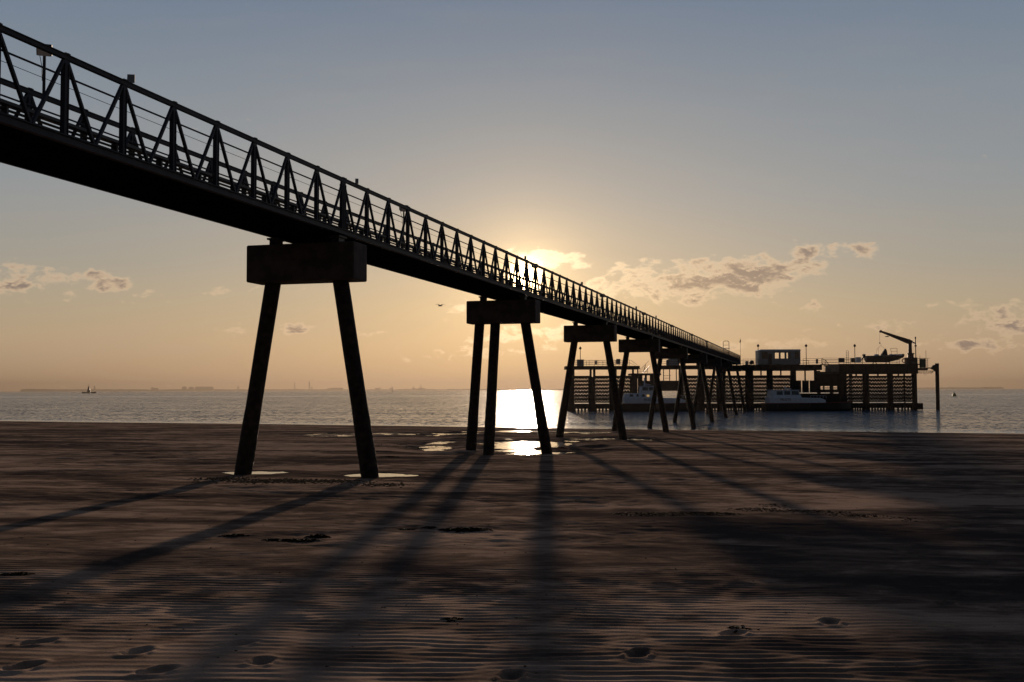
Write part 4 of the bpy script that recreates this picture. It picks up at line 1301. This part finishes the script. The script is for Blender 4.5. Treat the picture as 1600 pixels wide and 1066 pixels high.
def launch(pxs, pxw0, pxw1, pxb, Y, label, style):
    """stern, start and end of the white upperworks, bow (photo pixels)"""
    xs, xw0, xw1, xb = (X_(p, Y) for p in (pxs, pxw0, pxw1, pxb))
    root = thing('pilot_launch', label, 'boat', ((xs + xb) / 2, Y, 0), 'pilot launches moored at the pier head', local=False)
    L = xb - xs
    h = MB(); secs = []
    for t in np.linspace(0, 1, 18):
        x = xs + L * t
        w = 2.1 * (1 - max(0, (t - .5) / .5) ** 2.4) * (.93 + .07 * min(1, t * 4)) + .03
        sh = 1.42 + .55 * max(0, t - .45) ** 1.6
        kd = -.6 + .7 * max(0, (t - .6) / .4) ** 3
        secs.append([(x, Y, kd), (x, Y - w * .72, kd + .35), (x, Y - w * .93, .35), (x, Y - w, sh), (x, Y + w, sh), (x, Y + w * .93, .35), (x, Y + w * .72, kd + .35)])
    h.loft(secs)
    hull = ob('hull', h, 'black', root)
    st = MB()
    for a, b_ in zip(secs[:-1], secs[1:]):
        for i in (3, 4):
            p, q = Vector(a[i]), Vector(b_[i])
            st.beam(p + Vector((0, 0, .03)), q + Vector((0, 0, .03)), .10, .09)
    ob('gunwale', st, 'red', hull)
    # white coaming / trunk
    def wd(x):
        t = (x - xs) / L
        return 2.1 * (1 - max(0, (t - .5) / .5) ** 2.4)
    def shz(x):
        t = (x - xs) / L
        return 1.42 + .55 * max(0, t - .45) ** 1.6
    Lw = xw1 - xw0
    tr = MB(); secs = []
    for t in np.linspace(0, 1, 12):
        x = xw0 + Lw * t
        w = max(.35, wd(x) - .12)
        zt = 2.75 - .35 * t if style else 2.65 - .3 * t
        if t > .98:
            zt -= .35; w *= .8
        secs.append([(x, Y - w, shz(x) + .06), (x, Y - w * .98, zt - .12), (x, Y - w * .93, zt), (x, Y + w * .93, zt), (x, Y + w * .98, zt - .12), (x, Y + w, shz(x) + .06)])
    tr.loft(secs)
    ob('superstructure', tr, 'white', root)
    # wheelhouse
    def frac(f): return xw0 + Lw * f
    a, b_ = (frac(.02), frac(.52)) if not style else (frac(.27), frac(.50))
    if style:
        lo = MB()
        secs = [[(frac(.0), Y - 1.7, 2.6), (frac(.02), Y - 1.5, 3.35), (frac(.02), Y + 1.5, 3.35), (frac(.0), Y + 1.7, 2.6)],
                [(frac(.62), Y - 1.7, 2.6), (frac(.55), Y - 1.5, 3.45), (frac(.55), Y + 1.5, 3.45), (frac(.62), Y + 1.7, 2.6)]]
        lo.loft(secs)
        dk = ob('deckhouse', lo, 'white', root)
        for k, (f0, f1) in enumerate(((.08, .15), (.19, .24), (.28, .34), (.46, .53))):
            w_ = ob('window', MB().add([(frac(f0), Y - 1.64, 2.75), (frac(f1), Y - 1.64, 2.75), (frac(f1 - .015), Y - 1.54, 3.2), (frac(f0 + .015), Y - 1.54, 3.2),
                                       (frac(f0), Y - 1.70, 2.75), (frac(f1), Y - 1.70, 2.75), (frac(f1 - .015), Y - 1.60, 3.2), (frac(f0 + .015), Y - 1.60, 3.2)],
                                      [(3, 2, 1, 0), (4, 5, 6, 7), (0, 1, 5, 4), (1, 2, 6, 5), (2, 3, 7, 6), (3, 0, 4, 7)]), 'glass', dk)
        w_ = ob('window', MB().box(frac(.365), frac(.405), Y - 1.72, Y - 1.55, 2.75, 3.1), 'litglass', dk)
        w_['label'] = 'lit cabin window'
        z0, z1 = 3.4, 4.65
    else:
        z0, z1 = 2.5, 3.85
    wh = MB()
    rk = .55 if not style else .25
    secs = [[(a, Y - 1.5, z0), (a + .1, Y - 1.3, z1), (a + .1, Y + 1.3, z1), (a, Y + 1.5, z0)],
            [(b_ + rk, Y - 1.5, z0), (b_ - .0, Y - 1.3, z1), (b_ - .0, Y + 1.3, z1), (b_ + rk, Y + 1.5, z0)]]
    wh.loft(secs)
    wo = ob('wheelhouse', wh, 'white', root)
    ob('roof', MB().box(a - .15, b_ + .2, Y - 1.45, Y + 1.45, z1, z1 + .09), 'white', wo)
    nwin = 3 if not style else 2
    lo_f = .2 if not style else .08
    for k in range(nwin):
        f0 = lo_f + (1 - lo_f) * k / nwin + .02; f1 = lo_f + (1 - lo_f) * (k + 1) / nwin - .03
        xa, xc = a + (b_ - a) * f0, a + (b_ - a) * f1 + (.25 if k == nwin - 1 else 0)
        za, zc = z0 + (z1 - z0) * .38, z1 - .14
        ya, yc = Y - 1.5 + .2 * .38 - .03, Y - 1.5 + .2 * .9 - .03
        sl = .2 if k == nwin - 1 else 0
        ob('window', MB().add([(xa, ya, za), (xc, ya, za), (xc - sl, yc, zc), (xa + .06, yc, zc), (xa, ya + .08, za), (xc, ya + .08, za), (xc - sl, yc + .08, zc), (xa + .06, yc + .08, zc)],
                              [(0, 1, 2, 3), (7, 6, 5, 4), (0, 4, 5, 1), (1, 5, 6, 2), (2, 6, 7, 3), (3, 7, 4, 0)]), 'glass', wo)
    xm = (a + b_) / 2 + (.5 if not style else -.45)
    zt = z1 + (.95 if not style else 1.6)
    mm = MB().tube((xm, Y, z1), (xm, Y, zt), .06 if not style else .13, .04 if not style else .10)
    mm.box(xm - .35, xm + .35, Y - .04, Y + .04, z1 + .45, z1 + .51)
    ms = ob('mast', mm, 'white', root)
    ob('radar_bar', MB().box(xm - .1 if not style else xm + .1, xm + 1.1, Y - .1, Y + .1, z1 + .22, z1 + .34), 'white', ms)
    rl = MB()
    pr = None
    for t in np.linspace(.72, 1.0, 6):
        x = xw0 + (Lw * 1.0) * t
        p = Vector((x, Y - max(.3, wd(x) - .2), (2.75 if style else 2.65) - .32 * t))
        q = p + Vector((0, 0, .45))
        rl.tube(p, q, .02, n=5)
        if pr: rl.tube(pr, q, .02, n=5)
        pr = q
    ob('deck_rail', rl, 'white', root)
    for f in (.15, .5, .83):
        x = xs + L * f
        ob('tyre_fender', MB().tube((x, Y - wd(x) - .25, .95), (x, Y - wd(x) - .02, .95), .32, n=12), 'black', root)
    ob('stern_post', MB().box(xw0 + .3, xw0 + .7, Y - 1.95, Y - 1.6, 2.6, 3.7), 'white', root) if not style else None
    tx = text_mesh('PILOTS', .62, 'glass', root, (frac(.18 if not style else .31) - root.location.x, -2.03 + .0, 1.95 - 0), PI / 2)
    return root
launch(1193, 1199, 1286.5, 1329, YP - 4.5, 'dark hulled pilot launch with low white cabin, moored right of the walkway end', 0)
launch(964, 974, 1069.5, 1092, YP - 4.5, 'dark hulled pilot launch with tall white mast and one lit window, behind the pier legs', 1)

# ------------------------------------------------------------------ floating marks
def buoy():
    Y = 1680 * 4.06 / 11.7
    c = W(1491.2, 619.7, Y); r = Y / F
    root = thing('marker_buoy', 'squat yellow green buoy floating right of the lone pile', 'buoy', (c.x, Y, 0))
    ob('float', MB().lathe((c.x, Y, -.3), [(3.2 * r, 0), (3.4 * r, .4), (3.0 * r, .9), (1.8 * r, 1.9), (1.6 * r, 2.0)], 16), 'yellow', root)
    ob('lantern', MB().lathe((c.x, Y, 1.7), [(.12, 0), (.12, .3), (.2, .32), (.2, .5), (.05, .6)], 8), 'dark_steel', root)
buoy()
def light_float():
    Y = 1900.0; k = Y / F
    x0, x1 = W(128, 612, Y).x, W(150, 612, Y).x; xm = W(138.5, 612, Y).x
    root = thing('light_float', 'dark boat shaped light float with a lantern tower, far out at left', 'light float', (xm, Y, 0))
    h = MB(); L = x1 - x0; secs = []
    for t in np.linspace(0, 1, 9):
        w = 3.2 * (1 - abs(2 * t - 1) ** 2.5) + .1
        z = 2.1 + 1.0 * abs(2 * t - 1) ** 2
        secs.append([(x0 + L * t, Y, -1), (x0 + L * t, Y - w, .3), (x0 + L * t, Y - w, z), (x0 + L * t, Y + w, z), (x0 + L * t, Y + w, .3)])
    h.loft(secs)
    ob('hull', h, 'black', root)
    ob('lantern_tower', MB().lathe((xm, Y, 2), [(3.1, 0), (2.6, 3.0), (1.9, 6.2), (1.4, 8.4), (1.4, 9.6), (.5, 10.2)], 10), 'black', root)
    ob('topmark', MB().tube((xm, Y, 12), (xm, Y, 15.5), .28, n=6), 'black', root)
light_float()
def tiny_boat(px, Y, w, h, label):
    c = W(px, 610, Y); k = Y / F
    mb = MB().prism_y([(c.x - w * k / 2, 1.2), (c.x - w * k * .35, -.5), (c.x + w * k * .35, -.5), (c.x + w * k / 2, 1.4)], Y - 1.5, Y + 1.5)
    mb.prism_y([(c.x - w * k * .2, 1.2), (c.x + w * k * .2, 1.2), (c.x + w * k * .08, h * k), (c.x - w * k * .02, h * k)], Y - 1, Y + 1)
    solo('distant_boat', mb, 'black', label, 'boat', 'tiny boats near the horizon')
tiny_boat(613, 3200, 2.4, 3.2, 'tiny dark boat on the horizon right of the nearest pier leg')
tiny_boat(681, 3600, 2.0, 2.2, 'tiny dark speck of a boat left of the second pier')
tiny_boat(203, 3300, 1.6, 1.6, 'tiny speck of a boat right of the light float')

# ------------------------------------------------------------------ far shore
YF = 14000.0; KF = YF / F
def far_shore():
    mb = MB()
    n = 420
    xs = np.linspace(-6400, 6400, n)
    prof = []
    for i, x in enumerate(xs):
        px = 800 + x / KF
        b_ = np.interp(px, [-400, 0, 120, 400, 600, 900, 1200, 1450, 1600, 2000], [6.2, 5.4, 3.8, 2.7, 2.2, 2.0, 2.0, 2.8, 3.4, 3.2]) * .62
        b_ += float(fbm(np.array([x / 90.]), np.array([1.]), 5, 4)[0]) * 1.5 + float(fbm(np.array([x / 18.]), np.array([3.]), 15, 2)[0]) * .7
        prof.append(max(1.3, b_ + .9) * KF)
    vs = []; fs = []
    for x, h in zip(xs, prof):
        vs += [(x, YF, -.5), (x, YF + 25, h * .75), (x, YF + 120, h), (x, YF + 500, h * .9), (x, YF + 600, -.5)]
    for i in range(n - 1):
        for j in range(4):
            a = i * 5 + j
            fs.append((a, a + 5, a + 6, a + 1))
    mb.add(vs, fs)
    tag(ob('far_shore', mb, 'land'), kind='structure')
far_shore()
def farb(name, boxes, label, cat, group=None, Y=YF - 30):
    """px0, px1, py top for each block"""
    mb = MB(); k = 0
    for (a, b_, t) in boxes:
        z1 = W((a + b_) / 2, t, Y).z
        xa, xb = W(a, 600, Y).x, W(b_, 600, Y).x
        d = 12 + k
        mb.prism_y([(xa, -.5), (xb, -.5), (xb, z1 * .93), (xb - (xb - xa) * .06, z1), (xa + (xb - xa) * .06, z1), (xa, z1 * .93)], Y - k * .6, Y + d)
        k += 1
    return solo(name, mb, 'farwall', label, cat, group)
g = 'buildings on the far shore'
farb('far_building', [(284.5, 291.5, 604.2)], 'small pale block left of the long hall on the far shore', 'building', g)
farb('far_building', [(295, 303, 605.5), (296.5, 301, 604.5)], 'domed pale block next to the long hall on the far shore', 'building', g)
farb('far_building', [(305, 333, 604.3)], 'long flat roofed hall on the far shore left of the nearest pier', 'building', g)
farb('far_building', [(236.5, 240, 605), (238, 247, 606.4)], 'small building with raised end, far shore left of the hall', 'building', g)
farb('water_tower', [(146.5, 148.5, 603)], 'pale square tower right of the light float on the far shore', 'tower')
farb('water_tower', [(371, 372.8, 603.2)], 'slim tower beside the nearest pier leg on the far shore', 'tower')
farb('far_building', [(512, 520, 606.6), (516, 536, 606)], 'low rounded shed on the far shore between the nearest pier legs', 'building', g)
farb('chimney', [(459.9, 460.7, 597.6)], 'thin chimney, left of two between the nearest pier legs', 'chimney')
farb('chimney', [(482.4, 483.9, 596.4)], 'taller stout chimney, right of two between the nearest pier legs', 'chimney')
farb('far_building', [(486, 488, 604.5)], 'tiny block at the foot of the stout chimney', 'building', g)
farb('dock_crane', [(645.7, 646.5, 602.4), (643.5, 650, 606.4)], 'faint dock crane between first and second piers', 'crane')
farb('dock_crane', [(656.2, 657, 602.2), (658.5, 659.3, 602.8), (653, 664, 606.6)], 'faint pair of dock masts left of the second pier', 'crane')
farb('dock_crane', [(612.3, 613, 603.5), (609, 614, 605.8)], 'faint dock mast right of the nearest pier leg', 'crane')
farb('far_building', [(586, 593, 606.2), (594.5, 595.2, 604.6)], 'faint low shed with a mast right of the nearest pier', 'building', g)
farb('far_building', [(1538, 1550, 605), (1552, 1560, 605.4)], 'faint low roofs on the far shore at right', 'building', g)

# ------------------------------------------------------------------ gull
def gull():
    c = W(688, 478, 70)
    root = thing('gull', 'small gull gliding left of the second pier', 'bird', c)
    b_ = MB(); secs = []
    for t, r in ((-.16, .01), (-.12, .035), (0, .05), (.1, .03), (.17, .008)):
        secs.append([(c.x + t, c.y + r * math.cos(a), c.z + r * .8 * math.sin(a)) for a in np.linspace(0, 2 * PI, 8, endpoint=False)])
    body = ob('body', b_.loft(secs), 'feather', root, smooth=True)
    for s_ in (-1, 1):
        w = MB()
        w.loft([[(c.x - .06, c.y, c.z + .02), (c.x + .05, c.y, c.z + .02), (c.x, c.y, c.z + .035)],
                [(c.x + s_ * .14 - .04, c.y + s_ * .05, c.z + .11), (c.x + s_ * .14 + .04, c.y + s_ * .05, c.z + .10), (c.x + s_ * .14, c.y + s_ * .05, c.z + .12)],
                [(c.x + s_ * .34 - .01, c.y + s_ * .1, c.z + .05), (c.x + s_ * .34 + .01, c.y + s_ * .1, c.z + .05), (c.x + s_ * .34, c.y + s_ * .1, c.z + .055)]])
        ob('wing', w, 'feather', root)
gull()

# ------------------------------------------------------------------ beach litter
def gz(x, y):
    return float(height(np.array([[x]]), np.array([[y]]))[0, 0])
def ribbons(mb, cx, cy, rx, ry, n, hmax, rn, lmax=.16):
    for i in range(n):
        a = rn.uniform(0, 2 * PI); r = rn.random() ** .6
        x = cx + rx * r * math.cos(a); y = cy + ry * r * math.sin(a)
        z = gz(x, y) + rn.uniform(.0, hmax) * (1 - r * r)
        d = rn.uniform(0, 2 * PI); L = rn.uniform(.04, lmax); w = rn.uniform(.006, .018)
        k = 4; pts = []
        for j in range(k + 1):
            t = j / k
            xx = x + math.cos(d) * L * t; yy = y + math.sin(d) * L * t
            zz = z + math.sin(t * PI) * rn.uniform(.0, hmax * .5) - t * .01
            nx, ny = -math.sin(d) * w * (1 - t * .6), math.cos(d) * w * (1 - t * .6)
            pts += [(xx + nx, yy + ny, zz), (xx - nx, yy - ny, zz + .004), (xx, yy, zz - .008)]
            d += rn.uniform(-.7, .7)
        fs = []
        for j in range(k):
            b_ = j * 3
            for q in range(3):
                q2 = (q + 1) % 3
                fs.append((b_ + q, b_ + q2, b_ + 3 + q2, b_ + 3 + q))
        mb.add(pts, fs)
rn = random.Random(11)
CL = [(727, 828, 38, .09, 'long low heap of seaweed in the middle of the sand, between the shadows'),
      (635, 826, 14, .035, 'small tuft of seaweed left of the long heap'),
      (672, 824, 9, .03, 'smallest tuft of seaweed next to the long heap'),
      (452, 845, 42, .06, 'stretched seaweed heap lying across the nearest pier shadow'),
      (498, 840, 13, .11, 'raised dark knot of seaweed at the right end of the stretched heap'),
      (368, 838, 18, .05, 'loose brown seaweed tuft left of the stretched heap'),
      (25, 898, 18, .05, 'seaweed tuft at the left edge of the sand'),
      (245, 706, 9, .07, 'dark seaweed lump on the pale sand at upper left'),
      (608, 714, 14, .06, 'dark seaweed strip right of the nearest pier leg'),
      (877, 700, 9, .16, 'dark weedy lump in the wet hollow beside the second pier leg'),
      (706, 968, 3, .04, 'small upright weed sprig in the foreground ripples'),
      (1153, 982, 4, .02, 'weed sprig beside a footprint in the right foreground')]
for (px, py, hwp, hh, lab) in CL:
    hh *= .4
    p = gpoint(px, py)
    k = p.y / F
    mb = MB()
    rx = hwp * k
    ribbons(mb, p.x, p.y, rx, min(max(rx * .35, .06), .5), int(90 + 500 * min(rx, .8)), hh, rn, .12 + .1 * rx)
    o = solo('seaweed_clump', mb, 'weed', lab, 'seaweed', 'clumps of seaweed on the sand')

def stones(mb, pts, r0, r1, rn):
    for (x, y) in pts:
        z = gz(x, y); r = rn.uniform(r0, r1)
        n = 6; vs = []
        for (rr, h) in ((.9, -.3), (1, .15), (.6, .55), (.0, .65)):
            for i in range(n):
                t = 2 * PI * i / n + rn.uniform(-.2, .2)
                q = r * rr * rn.uniform(.8, 1.15)
                vs.append((x + q * math.cos(t) * 1.3, y + q * math.sin(t), z + r * h))
        fs = [(k * n + i, k * n + (i + 1) % n, (k + 1) * n + (i + 1) % n, (k + 1) * n + i) for k in range(3) for i in range(n)]
        mb.add(vs, fs)
def scatter(cx, cy, rx, ry, n, rn):
    o = []
    while len(o) < n:
        x, y = rn.gauss(0, .45), rn.gauss(0, .45)
        o.append((cx + x * rx, cy + y * ry))
    return o
mb = MB()
pts = []
for (px, py, w, h_, n) in ((440, 752, 110, 1.0, 900), (345, 748, 50, .8, 200), (600, 758, 60, .8, 130), (520, 752, 60, .8, 280), (650, 700, 60, 2.2, 160), (760, 705, 60, 1.2, 120)):
    p = gpoint(px, py); k = p.y / F
    pts += scatter(p.x, p.y, w * k, h_, n, rn)
pts = [q for q in pts if all(((q[0] - c[0]) / c[2]) ** 2 + ((q[1] - c[1]) / c[3]) ** 2 > 1.2 for c in POOLS)]
stones(mb, pts, .010, .034, rn)
tag(ob('shingle', mb, 'stone'), 'scattered shells and small stones round the feet of the nearest pier', 'shingle', kind='stuff')
mb = MB()
for (px, py, w, n) in ((1010, 804, 60, 500), (1090, 803, 70, 520), (1190, 797, 60, 260), (1270, 800, 60, 220), (1340, 806, 50, 160), (1210, 790, 30, 80), (1420, 812, 30, 50)):
    p = gpoint(px, py); k = p.y / F
    ribbons(mb, p.x, p.y, w * k, .45, int(n * .6), .018, rn, .09)
tag(ob('tide_line_weed', mb, 'stone'), 'thin line of broken seaweed left by the tide across the right side', 'seaweed', kind='stuff')
mb = MB()
pts = [(rn.uniform(-9, 9), rn.uniform(4, 26)) for _ in range(420)]
stones(mb, pts, .004, .012, rn)
tag(ob('shell_grit', mb, 'stone'), 'sparse shell fragments dotted over the rippled sand', 'shells', kind='stuff')

# ------------------------------------------------------------------ haze
def haze():
    mb = MB().box(-15500, 15500, -7400, 17000, -6.0, 135)
    m = bpy.data.materials.new('sea_haze'); m.use_nodes = True
    nt = m.node_tree; nt.nodes.clear(); b = NB(nt)
    v = b.n('ShaderNodeVolumePrincipled')
    v.inputs['Color'].default_value = (0.155, 0.13, 0.106, 1)
    v.inputs['Density'].default_value = 9e-5
    v.inputs['Anisotropy'].default_value = 0.6
    o = b.n('ShaderNodeOutputMaterial'); nt.links.new(v.outputs[0], o.inputs['Volume'])
    h = ob('haze', mb, m)
    tag(h, kind='stuff')
haze()
